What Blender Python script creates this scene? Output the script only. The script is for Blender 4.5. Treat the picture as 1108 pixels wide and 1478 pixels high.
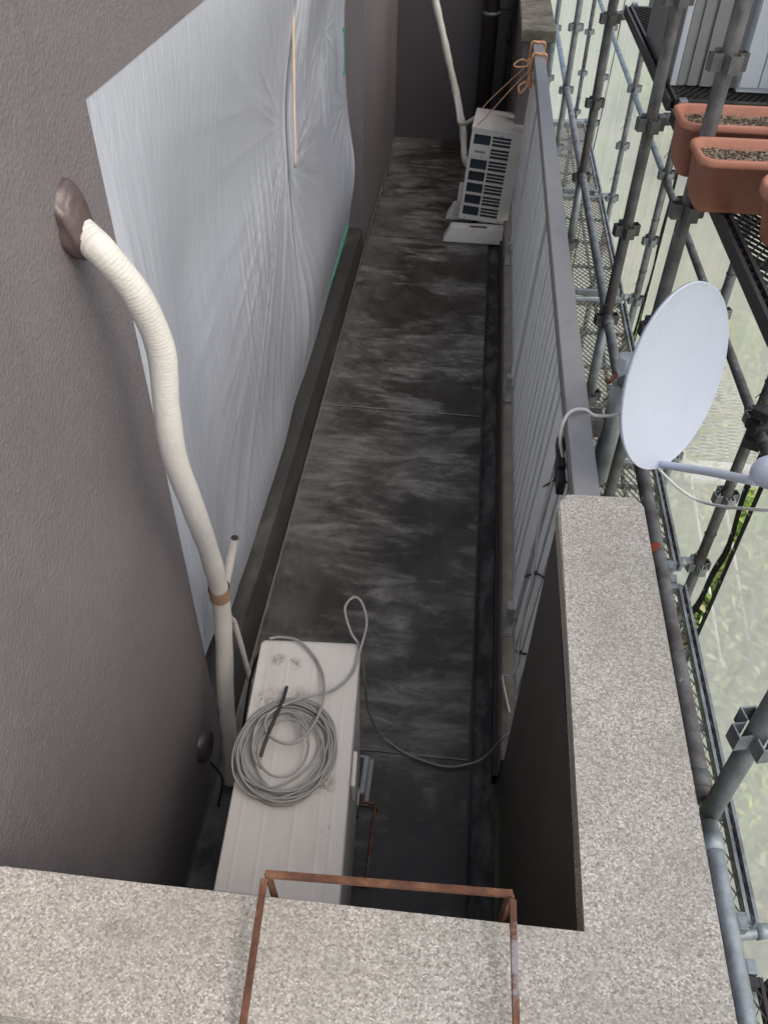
import bpy, bmesh, math, random
from math import sin, cos, pi, radians, exp, sqrt
from mathutils import Vector, Matrix, noise
random.seed(7)
for o in list(bpy.data.objects): bpy.data.objects.remove(o)
S = bpy.context.scene
COL = S.collection

# ------------------------------------------------------------------ camera
cam_d = bpy.data.cameras.new('camera'); cam = bpy.data.objects.new('camera', cam_d); COL.objects.link(cam)
cam_d.sensor_fit = 'VERTICAL'; cam_d.sensor_height = 36.0; cam_d.lens = 1186.186 / 1478 * 36.0
cam_d.clip_start = 0.02; cam_d.clip_end = 400
ex = Vector((0.99395875, 0.10842938, 0.01700196)); ey = Vector((0.08633922, -0.67682934, -0.73105922)); ez = Vector((-0.06776087, 0.72811064, -0.68210216))
R = Matrix((ex, -ey, -ez)).transposed()
cam.matrix_world = Matrix.Translation((0, 0, 2.5)) @ R.to_4x4()
S.camera = cam
# ------------------------------------------------------------------ world, sun, exposure
SUN_EL, SUN_AZ = 50.0, 118.0          # azimuth measured from +Y towards +X
w = bpy.data.worlds.new('World'); S.world = w; w.use_nodes = True
nt = w.node_tree; bg = nt.nodes['Background']
sky = nt.nodes.new('ShaderNodeTexSky'); sky.sky_type = 'NISHITA'; sky.sun_disc = False
sky.sun_elevation = radians(SUN_EL); sky.sun_rotation = radians(SUN_AZ)
sky.air_density = 1.0; sky.dust_density = 4.0; sky.ozone_density = 0.6; sky.altitude = 0
nt.links.new(sky.outputs[0], bg.inputs[0]); bg.inputs[1].default_value = 0.15
sd = bpy.data.lights.new('sun', 'SUN'); sun = bpy.data.objects.new('sun', sd); COL.objects.link(sun)
sd.energy = 0.6; sd.angle = radians(130); sd.color = (1, 0.96, 0.9)
az = radians(SUN_AZ); el = radians(SUN_EL)
dirv = Vector((sin(az) * cos(el), cos(az) * cos(el), sin(el)))
sun.rotation_euler = dirv.to_track_quat('Z', 'Y').to_euler()
S.view_settings.view_transform = 'Standard'; S.view_settings.look = 'None'
S.view_settings.gamma = 1.0; S.view_settings.use_curve_mapping = False
S.view_settings.exposure = 1.08

# ------------------------------------------------------------------ material helpers
class NT:
    def __init__(s, name):
        s.m = bpy.data.materials.new(name); s.m.use_nodes = True; s.t = s.m.node_tree
        s.b = s.t.nodes['Principled BSDF']; s.out = s.t.nodes['Material Output']
        tc = s.t.nodes.new('ShaderNodeTexCoord'); s.co = tc.outputs['Object']
    def n(s, ty, **k):
        x = s.t.nodes.new(ty)
        for a, v in k.items():
            if a.startswith('_'): setattr(x, a[1:], v)
            else:
                key = int(a[1:]) if a[0] == 'i' and a[1:].isdigit() else a.replace('__', ' ')
                if hasattr(v, 'is_output'): s.t.links.new(v, x.inputs[key])
                else: x.inputs[key].default_value = v
        return x
    def map(s, scale=(1, 1, 1), loc=(0, 0, 0), co=None, rot=(0, 0, 0)):
        return s.n('ShaderNodeMapping', Vector=co or s.co, Scale=scale, Location=loc, Rotation=rot).outputs[0]
    def noise(s, sc, det=4, rough=.55, co=None, dist=0):
        return s.n('ShaderNodeTexNoise', Vector=co or s.co, Scale=sc, Detail=det, Roughness=rough, Distortion=dist).outputs[0]
    def vor(s, sc, co=None, feat='F1', out=0):
        return s.n('ShaderNodeTexVoronoi', _feature=feat, Vector=co or s.co, Scale=sc).outputs[out]
    def ramp(s, f, stops, interp='LINEAR'):
        r = s.n('ShaderNodeValToRGB', Fac=f); e = r.color_ramp; e.interpolation = interp
        while len(e.elements) < len(stops): e.elements.new(.5)
        for q, (p, c) in zip(e.elements, stops):
            q.position = p; q.color = (*c, 1) if not isinstance(c, (int, float)) else (c, c, c, 1)
        return r.outputs[0]
    def mix(s, f, a, b, mode='MIX'):
        x = s.t.nodes.new('ShaderNodeMix'); x.data_type = 'RGBA'; x.blend_type = mode
        for i, v in ((0, f), (6, a), (7, b)):
            if hasattr(v, 'is_output'): s.t.links.new(v, x.inputs[i])
            elif i == 0: x.inputs[0].default_value = v
            else: x.inputs[i].default_value = (*v, 1)
        return x.outputs[2]
    def math(s, op, a, b=0.5):
        return s.n('ShaderNodeMath', _operation=op, i0=a, i1=b).outputs[0]
    def bump(s, h, st=.5, d=.01, nrm=None):
        k = dict(Height=h, Strength=st, Distance=d)
        if nrm is not None: k['Normal'] = nrm
        return s.n('ShaderNodeBump', **k).outputs[0]
    def set(s, **k):
        for a, v in k.items():
            a = a.replace('__', ' ')
            if hasattr(v, 'is_output'): s.t.links.new(v, s.b.inputs[a])
            else: s.b.inputs[a].default_value = (*v, 1) if isinstance(v, tuple) and len(v) == 3 else v
        return s.m

def simple(name, col, rough=.5, metal=0, var=.25, sc=8, bump=.15, bsc=60, spec=.5, dirt=None):
    t = NT(name); n = t.noise(sc, 6, .6)
    c = t.mix(n, tuple(x * (1 - var) for x in col), tuple(min(1, x * (1 + var)) for x in col))
    if dirt:
        d = t.ramp(t.noise(sc * 2.3, 8, .7), [(.52, 0.0), (.68, 1.0)])
        c = t.mix(t.math('MULTIPLY', d, dirt[1]), c, dirt[0])
    return t.set(Base__Color=c, Roughness=rough, Metallic=metal, Normal=t.bump(t.noise(bsc, 4), bump, .004), Specular__IOR__Level=spec)

def mat_stucco(name, col, rough=.52):
    t = NT(name)
    v = t.noise(115, 5, .6, dist=.6); v2 = t.vor(140, co=t.map((1, 1.3, 1)), feat='SMOOTH_F1'); big = t.noise(1.4, 6, .6)
    h = t.math('ADD', v, t.math('MULTIPLY', v2, .8))
    c = t.mix(t.ramp(big, [(.3, 0.), (.7, 1.)]), tuple(x * .86 for x in col), tuple(x * 1.1 for x in col))
    c = t.mix(t.ramp(t.noise(30, 5), [(.5, 0.), (.8, .35)]), c, tuple(x * 1.35 for x in col))
    st = t.ramp(t.noise(3, 5, .6, co=t.map((4, 4, .5))), [(.55, 0.), (.75, .3)])
    c = t.mix(st, c, tuple(x * .72 for x in col))
    c = t.mix(t.ramp(t.noise(1, 7, .7, co=t.map((9, 9, .35), (2, 7, 0))), [(.56, 0.), (.70, .32)]), c, tuple(x * .66 for x in col))
    c = t.mix(t.ramp(t.noise(2.1, 7, .65, dist=.7, co=t.map((1, 1, 1), (5, 2, 9))), [(.54, 0.), (.66, .22)]), c, tuple(x * 1.3 for x in col))
    rr = t.n('ShaderNodeMapRange', Value=big, i3=rough - .07, i4=rough + .1).outputs[0]
    return t.set(Base__Color=c, Roughness=rr, Normal=t.bump(h, .45, .0045), Specular__IOR__Level=.5)

def mat_grit():
    t = NT('exposed_aggregate')
    cell = t.n('ShaderNodeTexVoronoi', Vector=t.co, Scale=330.0)
    sep = t.n('ShaderNodeSeparateColor', Color=cell.outputs['Color'])
    pc = t.ramp(sep.outputs[0], [(0, (.10, .092, .08)), (.14, (.23, .215, .19)), (.38, (.385, .385, .345)), (.60, (.64, .64, .58)), (.78, (.40, .37, .31)), (.88, (.74, .72, .67)), (1, (.88, .86, .83))])
    edge = t.ramp(cell.outputs['Distance'], [(.35, 0.), (.75, 1.)])
    c = t.mix(t.math('MULTIPLY', edge, .45), pc, (.30, .27, .235))
    c = t.mix(.35, c, t.ramp(t.noise(420, 3), [(.3, (.22, .20, .18)), (.7, (.62, .58, .53))]), 'MIX')
    big = t.ramp(t.noise(5.5, 8, .68), [(.42, 0.), (.68, 1.)])
    c = t.mix(t.math('MULTIPLY', big, .5), c, (.27, .26, .22))
    blot = t.ramp(t.noise(24, 8, .75), [(.56, 0.), (.72, 1.)])
    c = t.mix(t.math('MULTIPLY', blot, .35), c, (.19, .18, .155))
    fleck = t.ramp(t.vor(26), [(.03, 1.), (.07, 0.)])
    c = t.mix(t.math('MULTIPLY', fleck, t.ramp(t.noise(7), [(.5, 0.), (.6, .6)])), c, (.75, .74, .70))
    c = t.mix(t.ramp(t.noise(1.7, 6, .6, dist=.5), [(.50, 0.), (.68, .38)]), c, (.24, .22, .185))
    c = t.mix(t.ramp(t.vor(3.1, co=t.map((1, 1.7, 1), (.3, .2, 0))), [(.05, .35), (.16, 0.)]), c, (.17, .13, .10))
    h = t.math('ADD', t.math('MULTIPLY', cell.outputs['Distance'], -1.2), t.noise(330, 3))
    return t.set(Base__Color=c, Roughness=.85, Normal=t.bump(h, .28, .0022))

def mat_floor():
    t = NT('wet_concrete')
    warp = t.noise(2.2, 3); 
    st = t.noise(1.0, 9, .70, co=t.map((2.0, 6.0, 1)), dist=.9)
    st2 = t.noise(1.0, 8, .72, co=t.map((5, 15, 1), (3, 1, 0)), dist=.6)
    pat = t.noise(1.9, 6, .6, co=t.map((.8, 1.1, 1), (7.3, 2.1, 0)), dist=.5)
    fine = t.noise(60, 6, .7)
    A = t.ramp(t.math('ADD', pat, t.math('MULTIPLY', t.math('SUBTRACT', st, .5), .45)), [(.44, 0.), (.54, 1.)])
    B = t.ramp(t.math('ADD', t.math('MULTIPLY', st, .42), t.math('MULTIPLY', st2, .58)), [(.42, .06), (.51, .38), (.62, 1.)])
    C_ = t.ramp(t.noise(170, 4, .7), [(.3, .6), (.6, 1.)])
    light = t.math('MULTIPLY', t.math('MULTIPLY', A, B), C_)
    light = t.math('ADD', light, t.math('MULTIPLY', t.ramp(t.noise(3.3, 8, .7, dist=.4), [(.45, 0.), (.75, 1.)]), .22))
    s = light
    base = t.mix(t.noise(2.3, 6), (.023, .0195, .0145), (.038, .0330, .0250))
    brown = t.ramp(t.noise(1.1, 3, co=t.map((1, 1, 1), (1.9, 4, 0))), [(.5, 0.), (.62, 1.)])
    base = t.mix(t.math('MULTIPLY', brown, .7), base, (.027, .0215, .017))
    c = t.mix(light, base, (.235, .228, .205))
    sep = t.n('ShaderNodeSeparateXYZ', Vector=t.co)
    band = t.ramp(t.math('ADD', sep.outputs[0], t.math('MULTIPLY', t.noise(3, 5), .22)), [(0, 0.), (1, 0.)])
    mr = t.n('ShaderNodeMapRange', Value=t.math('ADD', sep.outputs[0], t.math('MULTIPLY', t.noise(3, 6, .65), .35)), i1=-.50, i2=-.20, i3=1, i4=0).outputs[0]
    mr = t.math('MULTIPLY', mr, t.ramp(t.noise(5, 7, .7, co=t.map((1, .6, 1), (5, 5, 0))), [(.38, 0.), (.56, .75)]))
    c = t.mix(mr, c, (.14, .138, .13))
    c = t.mix(t.ramp(t.noise(9, 9, .75, dist=.8), [(.60, 0.), (.72, .5)]), c, (.012, .012, .011))
    rr = t.mix(light, (.36, .36, .36), (.85, .85, .85))
    return t.set(Base__Color=c, Roughness=rr, Normal=t.bump(t.math('ADD', fine, t.math('MULTIPLY', s, 1.5)), .25, .004), Specular__IOR__Level=.35)

def mat_channel():
    t = NT('gutter_concrete')
    n = t.noise(1, 8, .7, co=t.map((11, 5, 6)), dist=.4)
    c = t.ramp(n, [(.34, (.006, .006, .006)), (.46, (.018, .018, .018)), (.54, (.05, .052, .05)), (.7, (.11, .11, .105))])
    return t.set(Base__Color=c, Roughness=.6, Normal=t.bump(t.noise(50, 5), .3, .004))

def mat_plinth():
    t = NT('wet_mortar')
    n = t.noise(1, 7, .65, co=t.map((6, 1.6, 4)), dist=.7)
    c = t.ramp(n, [(.35, (.028, .026, .023)), (.55, (.045, .042, .037)), (.66, (.085, .08, .072)), (.8, (.13, .125, .115))])
    return t.set(Base__Color=c, Roughness=t.mix(n, (.3, .3, .3), (.7, .7, .7)), Normal=t.bump(t.noise(40, 6), .3, .004))

def mat_curb():
    t = NT('curb_mortar')
    n = t.noise(7, 8, .65); c = t.ramp(n, [(.3, (.085, .078, .068)), (.55, (.14, .13, .115)), (.75, (.20, .185, .165))])
    c = t.mix(t.ramp(t.noise(150, 2), [(.5, 0.), (.8, .5)]), c, (.25, .235, .21))
    return t.set(Base__Color=c, Roughness=.85, Normal=t.bump(t.noise(160, 4), .5, .004))

def mat_brown_rough():
    t = NT('brown_wall_paint')
    n = t.noise(1, 6, .6, co=t.map((5, 5, 1.2)))
    c = t.ramp(n, [(.3, (.058, .047, .045)), (.6, (.078, .064, .061)), (.8, (.10, .083, .078))])
    return t.set(Base__Color=c, Roughness=.62, Normal=t.bump(t.math('ADD', t.noise(70, 5), t.noise(1, 3, co=t.map((60, 60, 4)))), .5, .004))

def mat_sheet():
    t = NT('masking_film')
    c = t.mix(t.noise(2, 5), (.50, .545, .61), (.58, .625, .69))
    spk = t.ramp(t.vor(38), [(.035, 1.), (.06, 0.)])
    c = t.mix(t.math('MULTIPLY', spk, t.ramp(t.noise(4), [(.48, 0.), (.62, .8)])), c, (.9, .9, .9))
    glint = t.ramp(t.noise(1, 3, .5, co=t.map((40, 60, 9), (3, 5, 1), rot=(.35, 0, 0)), dist=.6), [(.70, 0.), (.735, 1.)])  # bright glints painted into the film colour
    c = t.mix(t.math('MULTIPLY', glint, t.ramp(t.noise(2.2, 3), [(.5, 0.), (.62, .8)])), c, (.92, .93, .95))
    t.set(Base__Color=c, Roughness=t.mix(t.noise(5, 4), (.14, .14, .14), (.28, .28, .28)), Specular__IOR__Level=.6,
          Normal=t.bump(t.noise(1, 6, .65, co=t.map((10, 26, 5), rot=(0.2, 0, 0)), dist=1.5), .22, .02))
    tr = t.n('ShaderNodeBsdfTranslucent', Color=(.6, .65, .7, 1)); mx = t.n('ShaderNodeMixShader', Fac=.15)
    t.t.links.new(t.b.outputs[0], mx.inputs[1]); t.t.links.new(tr.outputs[0], mx.inputs[2]); t.t.links.new(mx.outputs[0], t.out.inputs[0])
    return t.m

def mat_net(name='netting_fabric', op=.67, col=(.68, .70, .68)):
    t = NT(name)
    wr = t.noise(1, 6, .6, co=t.map((3, 7, .55)), dist=1.2)
    c = t.mix(wr, tuple(x * .93 for x in col), tuple(min(1, x * 1.05) for x in col))
    d = t.n('ShaderNodeBsdfDiffuse', Color=c); tl = t.n('ShaderNodeBsdfTranslucent', Color=c); tp = t.n('ShaderNodeBsdfTransparent')
    m1 = t.n('ShaderNodeMixShader', Fac=.5); t.t.links.new(d.outputs[0], m1.inputs[1]); t.t.links.new(tl.outputs[0], m1.inputs[2])
    f = t.n('ShaderNodeMapRange', Value=wr, i1=.3, i2=.7, i3=op - .04, i4=op + .05).outputs[0]
    m2 = t.n('ShaderNodeMixShader', Fac=f); t.t.links.new(tp.outputs[0], m2.inputs[1]); t.t.links.new(m1.outputs[0], m2.inputs[2])
    t.t.links.new(m2.outputs[0], t.out.inputs[0]); return t.m

def mat_galv(name, base=(.30, .33, .35), rust=.35, rough=.42, metal=.55):
    t = NT(name)
    n = t.noise(14, 7, .65)
    c = t.mix(t.ramp(n, [(.35, 0.), (.65, 1.)]), tuple(x * .75 for x in base), tuple(x * 1.3 for x in base))
    c = t.mix(t.ramp(t.noise(7, 8, .7, co=t.map((1, 1, .35), (2, 3, 1))), [(.47, 0.), (.58, rust)]), c, (.085, .065, .06))
    c = t.mix(t.ramp(t.noise(11, 8, .75, co=t.map((1, 1, .6), (9, 1, 4))), [(.66, 0.), (.71, min(1, rust * 1.6))]), c, (.22, .075, .03))
    c = t.mix(t.ramp(t.noise(28, 5, .6), [(.70, 0.), (.73, .8)]), c, (.62, .64, .64))
    return t.set(Base__Color=c, Roughness=t.mix(n, (rough, rough, rough), (rough + .25,) * 3), Metallic=metal, Normal=t.bump(t.noise(90, 5), .25, .003))

def mat_rust():
    t = NT('rusty_steel')
    n = t.noise(28, 8, .7)
    c = t.ramp(n, [(.3, (.055, .028, .018)), (.5, (.13, .055, .03)), (.62, (.20, .095, .055)), (.75, (.28, .15, .09))])
    c = t.mix(t.ramp(t.noise(9, 5, .6), [(.62, 0.), (.66, .8)]), c, (.30, .31, .34))
    return t.set(Base__Color=c, Roughness=.85, Normal=t.bump(n, .7, .004))

def mat_acwhite(name, col=(.56, .54, .515), dirt=.5, stains=False):
    t = NT(name)
    c = t.mix(t.noise(4, 6), tuple(x * .88 for x in col), tuple(x * 1.08 for x in col))
    st = t.ramp(t.noise(1, 7, .65, co=t.map((14, 2.2, 6))), [(.5, 0.), (.72, .35)])
    c = t.mix(st, c, tuple(x * .68 for x in col))
    sp = t.ramp(t.noise(24, 9, .8), [(.66, 0.), (.70, 1.)]); ms = t.ramp(t.noise(4.5, 3, co=t.map((1, 1, 1), (3.1, .7, 0))), [(.55, 0.), (.64, 1.)])
    c = t.mix(t.math('MULTIPLY', t.math('MULTIPLY', sp, ms), dirt * 1.4), c, (.13, .085, .07))
    if stains:
        tot = None
        for (x, y, rad) in ((-.088, -.195, .035), (-.005, -.18, .028), (.098, -.535, .014), (-.035, -.08, .02), (.078, -.42, .03), (-.08, -.07, .02)):
            dn_ = t.n('ShaderNodeVectorMath', _operation='DISTANCE', i0=t.map((1, 1, 0))); dn_.inputs[1].default_value = (x, y, 0)
            mk = t.n('ShaderNodeMapRange', Value=dn_.outputs['Value'], i1=rad * .3, i2=rad * 1.3, i3=1, i4=0).outputs[0]
            tot = mk if tot is None else t.math('MAXIMUM', tot, mk)
        m_ = t.math('MULTIPLY', tot, t.ramp(t.noise(46, 9, .8, dist=.8), [(.44, 0.), (.56, .85)]))
        c = t.mix(m_, c, (.16, .12, .105))
        c = t.mix(t.ramp(t.noise(2.6, 7, .7, co=t.map((3, 1.5, 1))), [(.5, 0.), (.7, .28)]), c, (.33, .31, .28))
    return t.set(Base__Color=c, Roughness=.5, Normal=t.bump(t.noise(30, 5), .08, .003))

def mat_tape(name, col=(.78, .76, .70)):
    t = NT(name)
    gen = t.n('ShaderNodeUVMap').outputs[0]
    wv = t.n('ShaderNodeTexWave', _wave_type='BANDS', _bands_direction='Y', Vector=gen, Scale=1.0, Distortion=.8, Detail=2).outputs['Fac']
    c = t.mix(t.noise(12, 6, .65), tuple(x * .80 for x in col), col)
    g = t.ramp(t.noise(60, 5, .7, co=t.map((1, 1, .4))), [(.62, 0.), (.72, .5)])
    c = t.mix(g, c, (.35, .33, .28))
    return t.set(Base__Color=c, Roughness=.5, Normal=t.bump(t.math('ADD', wv, t.noise(80, 3)), .5, .003))

def mat_leaf(name, a, b, cc):
    t = NT(name)
    oi = t.n('ShaderNodeNewGeometry').outputs['Random Per Island']
    c = t.ramp(oi, [(0, a), (.45, b), (.8, cc), (1, (.34, .30, .14))])
    t.set(Base__Color=c, Roughness=.6)
    tr = t.n('ShaderNodeBsdfTranslucent', Color=c); mx = t.n('ShaderNodeMixShader', Fac=.35)
    t.t.links.new(t.b.outputs[0], mx.inputs[1]); t.t.links.new(tr.outputs[0], mx.inputs[2]); t.t.links.new(mx.outputs[0], t.out.inputs[0])
    return t.m

def mat_ground():
    t = NT('ground_soil')
    n = t.noise(.9, 8, .7); c = t.ramp(n, [(.3, (.12, .10, .07)), (.5, (.16, .20, .07)), (.65, (.24, .20, .15)), (.8, (.14, .22, .06))])
    return t.set(Base__Color=c, Roughness=.95, Normal=t.bump(t.noise(20, 6), .8, .03))

def mat_planter():
    t = NT('terracotta_plastic')
    c = t.mix(t.noise(6, 6), (.43, .17, .105), (.52, .225, .15))
    geo = t.n('ShaderNodeSeparateXYZ', Vector=t.n('ShaderNodeNewGeometry').outputs['Normal'])
    c = t.mix(t.ramp(t.noise(18, 7, .7), [(.45, 0.), (.75, .35)]), c, (.60, .36, .27))
    return t.set(Base__Color=c, Roughness=.6, Normal=t.bump(t.noise(40, 4), .15, .003))

def mat_soil():
    t = NT('potting_soil'); n = t.vor(160, out=1)
    sx = t.n('ShaderNodeSeparateColor', Color=n).outputs[0]
    c = t.ramp(sx, [(0, (.03, .02, .013)), (.55, (.09, .062, .04)), (.85, (.22, .17, .12)), (1, (.42, .38, .3))])
    return t.set(Base__Color=c, Roughness=.95, Normal=t.bump(t.noise(120, 5), 1, .01))

M = dict(
    stucco=mat_stucco('mauve_stucco', (.168, .152, .158), .40), grit=mat_grit(), floor=mat_floor(), chan=mat_channel(), plinth=mat_plinth(), curb=mat_curb(),
    dark=mat_brown_rough(), endwall=simple('dark_end_wall', (.075, .068, .072), .6, var=.2, sc=2, bump=.4, bsc=60),
    sheet=mat_sheet(), net=mat_net(), galv=mat_galv('galvanised_tube'), galvd=mat_galv('weathered_tube', (.17, .175, .175), .7, .5, .4),
    galvb=mat_galv('bright_galvanised', (.34, .38, .41), .12, .38, .6), rust=mat_rust(),
    ac=mat_acwhite('ac_enamel', (.52, .505, .475), stains=True), ac2=mat_acwhite('ac_enamel_far', (.60, .58, .53), .2), tape=mat_tape('pipe_wrap', (.66, .65, .61)), tape2=mat_tape('pipe_wrap_grey', (.60, .60, .54)),
    rail=simple('bronze_aluminium', (.32, .315, .305), .42, .3, .12, 3, .08, 120, dirt=((.22, .17, .14), .35)),
    raild=simple('rail_underframe', (.13, .14, .155), .45, .4, .15, 4, .1, 90),
    slat=simple('silver_slat', (.80, .83, .84), .5, .05, .1, 3, .06, 80, dirt=((.38, .38, .36), .3)),
    slatf=simple('slat_frame', (.42, .41, .40), .45, .3, .2, 8, .1, 80, dirt=((.2, .17, .15), .5)),
    dish=simple('dish_enamel', (.55, .60, .70), .38, 0, .06, 5, .03, 60, dirt=((.36, .37, .41), .15)),
    planter=mat_planter(), soil=mat_soil(),
    black=simple('black_plastic', (.02, .02, .02), .5, 0, .2, 20, .1), blackm=simple('dark_steel', (.05, .05, .052), .5, .3, .4, 12, .3, 70, dirt=((.12, .08, .06), .5)),
    cable=simple('grey_cable', (.25, .25, .24), .5, 0, .25, 40, .1), wcable=simple('white_cable', (.66, .66, .64), .45, 0, .1, 30, .05),
    rope=simple('orange_rope', (.72, .40, .22), .8, 0, .2, 90, .5, 300), putty=simple('brown_putty', (.085, .062, .06), .32, 0, .25, 14, .6, 25),
    coil=simple('condenser_fins', (.035, .048, .06), .45, .4, .3, 30, .2), ply=simple('white_plastic', (.62, .605, .575), .5, 0, .1, 10, .08, dirt=((.4, .36, .3), .4)),
    shed=simple('ribbed_sheet', (.30, .31, .30), .5, .2, .12, 3, .1, 40, dirt=((.2, .16, .12), .3)), white=simple('white_panel', (.60, .65, .70), .4, 0, .05, 3, .05),
    shedd=simple('grey_sheet', (.24, .25, .26), .5, .2, .1, 3, .1, 40), copold=None, kraft=simple('kraft_tape', (.33, .22, .14), .6, 0, .15, 30), beige=simple('beige_tape', (.68, .56, .44), .6),
    green=simple('green_tape', (.05, .30, .20), .5), caulk=simple('pale_caulk', (.15, .147, .138), .8, 0, .5, 14, .4, 60), hem=simple('black_hem', (.028, .028, .03), .6, 0, .2, 20),
    glass=simple('dark_glass', (.03, .035, .04), .1), ground=mat_ground(), pvc=simple('brown_pvc', (.062, .052, .055), .4, 0, .2, 6, .1), mesh=mat_galv('expanded_metal', (.36, .34, .31), .25, .5, .4),
    meshd=simple('dark_expanded_metal', (.06, .06, .06), .6, .3, .3, 20), clear=simple('cloudy_plastic', (.28, .28, .27), .3, 0, .3, 30), red=simple('red_paint_mark', (.42, .10, .06), .7, 0, .5, 60),
    wpaint=simple('white_paint_mark', (.75, .76, .76), .6), leaf=mat_leaf('leaf_green', (.07, .14, .03), (.24, .36, .07), (.46, .50, .24)), leafb=mat_leaf('leaf_bright', (.12, .24, .03), (.36, .56, .07), (.55, .70, .14)),
    stem=simple('woody_stem', (.14, .10, .07), .9), gnet=simple('green_mesh', (.10, .42, .28), .6), plateink=simple('label_ink', (.2, .2, .2), .6), vent=simple('vent_plastic', (.06, .052, .055), .35, 0, .2, 10),
    pale=simple('pale_boards', (.34, .28, .25), .8, 0, .25, 6, .3),  # pale brown tone for the lower platform board
)
def mat_oldcap():
    t = NT('weathered_coping'); n = t.noise(9, 9, .72)
    c = t.ramp(n, [(.3, (.06, .055, .04)), (.5, (.15, .14, .11)), (.72, (.30, .28, .24))])
    return t.set(Base__Color=c, Roughness=.9, Normal=t.bump(t.noise(120, 5), .6, .005))
M['copold'] = mat_oldcap()

# ------------------------------------------------------------------ object helpers
def tagset(o, label=None, cat=None, group=None, kind=None):
    for k, v in (('label', label), ('category', cat), ('group', group), ('kind', kind)):
        if v: o[k] = v
    return o
def link(name, me, parent=None, m=None, smooth=False):
    o = bpy.data.objects.new(name, me); COL.objects.link(o)
    if m is not None and not me.materials: me.materials.append(m)
    if parent: o.parent = parent
    if smooth: me.polygons.foreach_set('use_smooth', [True] * len(me.polygons))
    return o
def empty(name, label, cat, loc=(0, 0, 0), group=None, rz=0):
    o = bpy.data.objects.new(name, None); COL.objects.link(o); o.location = loc; o.rotation_euler = (0, 0, rz); o.empty_display_size = .1
    return tagset(o, label, cat, group)
def box_bm(bm, x0, x1, y0, y1, z0, z1, mtx=None):
    vs = [Vector((x, y, z)) for z in (z0, z1) for y in (y0, y1) for x in (x0, x1)]
    if mtx: vs = [mtx @ v for v in vs]
    v = [bm.verts.new(p) for p in vs]
    for f in ((0, 2, 3, 1), (4, 5, 7, 6), (0, 1, 5, 4), (2, 6, 7, 3), (0, 4, 6, 2), (1, 3, 7, 5)): bm.faces.new([v[i] for i in f])
def boxes(name, bl, m, parent=None, bevel=0, mtx=None, seg=2):
    bm = bmesh.new()
    for b in bl: box_bm(bm, *b, mtx=mtx)
    if bevel: bmesh.ops.bevel(bm, geom=bm.edges[:], offset=bevel, segments=seg, affect='EDGES', profile=.6)
    bmesh.ops.recalc_face_normals(bm, faces=bm.faces[:])
    me = bpy.data.meshes.new(name); bm.to_mesh(me); bm.free(); return link(name, me, parent, m)
def catmull(P, n=8):
    P = [Vector(p) for p in P]; Q = [P[0] * 2 - P[1]] + P + [P[-1] * 2 - P[-2]]; out = []
    for i in range(1, len(Q) - 2):
        for k in range(n):
            t = k / n; a, b, c, d = Q[i - 1:i + 3]
            out.append(.5 * ((2 * b) + (c - a) * t + (2 * a - 5 * b + 4 * c - d) * t * t + (3 * b - a - 3 * c + d) * t ** 3))
    out.append(P[-1]); return out
def tube_into(V, F, P, r, seg=12, cap=True, U=None):
    P = [Vector(p) for p in P]; n = len(P); T = [(P[min(i + 1, n - 1)] - P[max(i - 1, 0)]).normalized() for i in range(n)]
    up = Vector((0, 0, 1)) if abs(T[0].z) < .9 else Vector((1, 0, 0)); N = T[0].cross(up).normalized(); base = len(V); L = 0
    for i in range(n):
        if i: L += (P[i] - P[i - 1]).length
        N = (N - T[i] * N.dot(T[i])).normalized(); B = T[i].cross(N); rr = r(i / (n - 1), L) if callable(r) else r
        for k in range(seg):
            a = 2 * pi * k / seg; V.append(P[i] + (N * cos(a) + B * sin(a)) * rr)
    for i in range(n - 1):
        for k in range(seg):
            a = base + i * seg + k; b = base + i * seg + (k + 1) % seg; F.append((a, b, b + seg, a + seg))
    if cap: F.append([base + k for k in range(seg)][::-1]); F.append([base + (n - 1) * seg + k for k in range(seg)])
def tube(name, paths, r, m, parent=None, seg=12, cap=True):
    V, F = [], []
    if not isinstance(paths[0][0], (list, tuple, Vector)): paths = [paths]
    for p in paths: tube_into(V, F, p, r, seg, cap)
    me = bpy.data.meshes.new(name); me.from_pydata([tuple(v) for v in V], [], F); me.update()
    o = link(name, me, parent, m); me.polygons.foreach_set('use_smooth', [len(p.vertices) == 4 for p in me.polygons]); return o
def lathe(name, prof, m, parent=None, seg=32, mtx=None, smooth=True):
    V, F = [], []
    for (r, z) in prof:
        for k in range(seg): a = 2 * pi * k / seg; V.append(Vector((r * cos(a), r * sin(a), z)))
    for i in range(len(prof) - 1):
        for k in range(seg): a = i * seg + k; b = i * seg + (k + 1) % seg; F.append((a, b, b + seg, a + seg))
    if mtx: V = [mtx @ v for v in V]
    me = bpy.data.meshes.new(name); me.from_pydata([tuple(v) for v in V], [], F); me.update(); return link(name, me, parent, m, smooth)
def poly_prism(name, pts, z0, z1, m, parent=None, bevel=0):
    bm = bmesh.new(); a = [bm.verts.new((x, y, z0)) for x, y in pts]; b = [bm.verts.new((x, y, z1)) for x, y in pts]; n = len(pts)
    bm.faces.new(a[::-1]); bm.faces.new(b)
    for i in range(n): bm.faces.new((a[i], a[(i + 1) % n], b[(i + 1) % n], b[i]))
    if bevel: bmesh.ops.bevel(bm, geom=[e for e in bm.edges], offset=bevel, segments=2, affect='EDGES')
    bmesh.ops.recalc_face_normals(bm, faces=bm.faces[:])
    me = bpy.data.meshes.new(name); bm.to_mesh(me); bm.free(); return link(name, me, parent, m)
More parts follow.
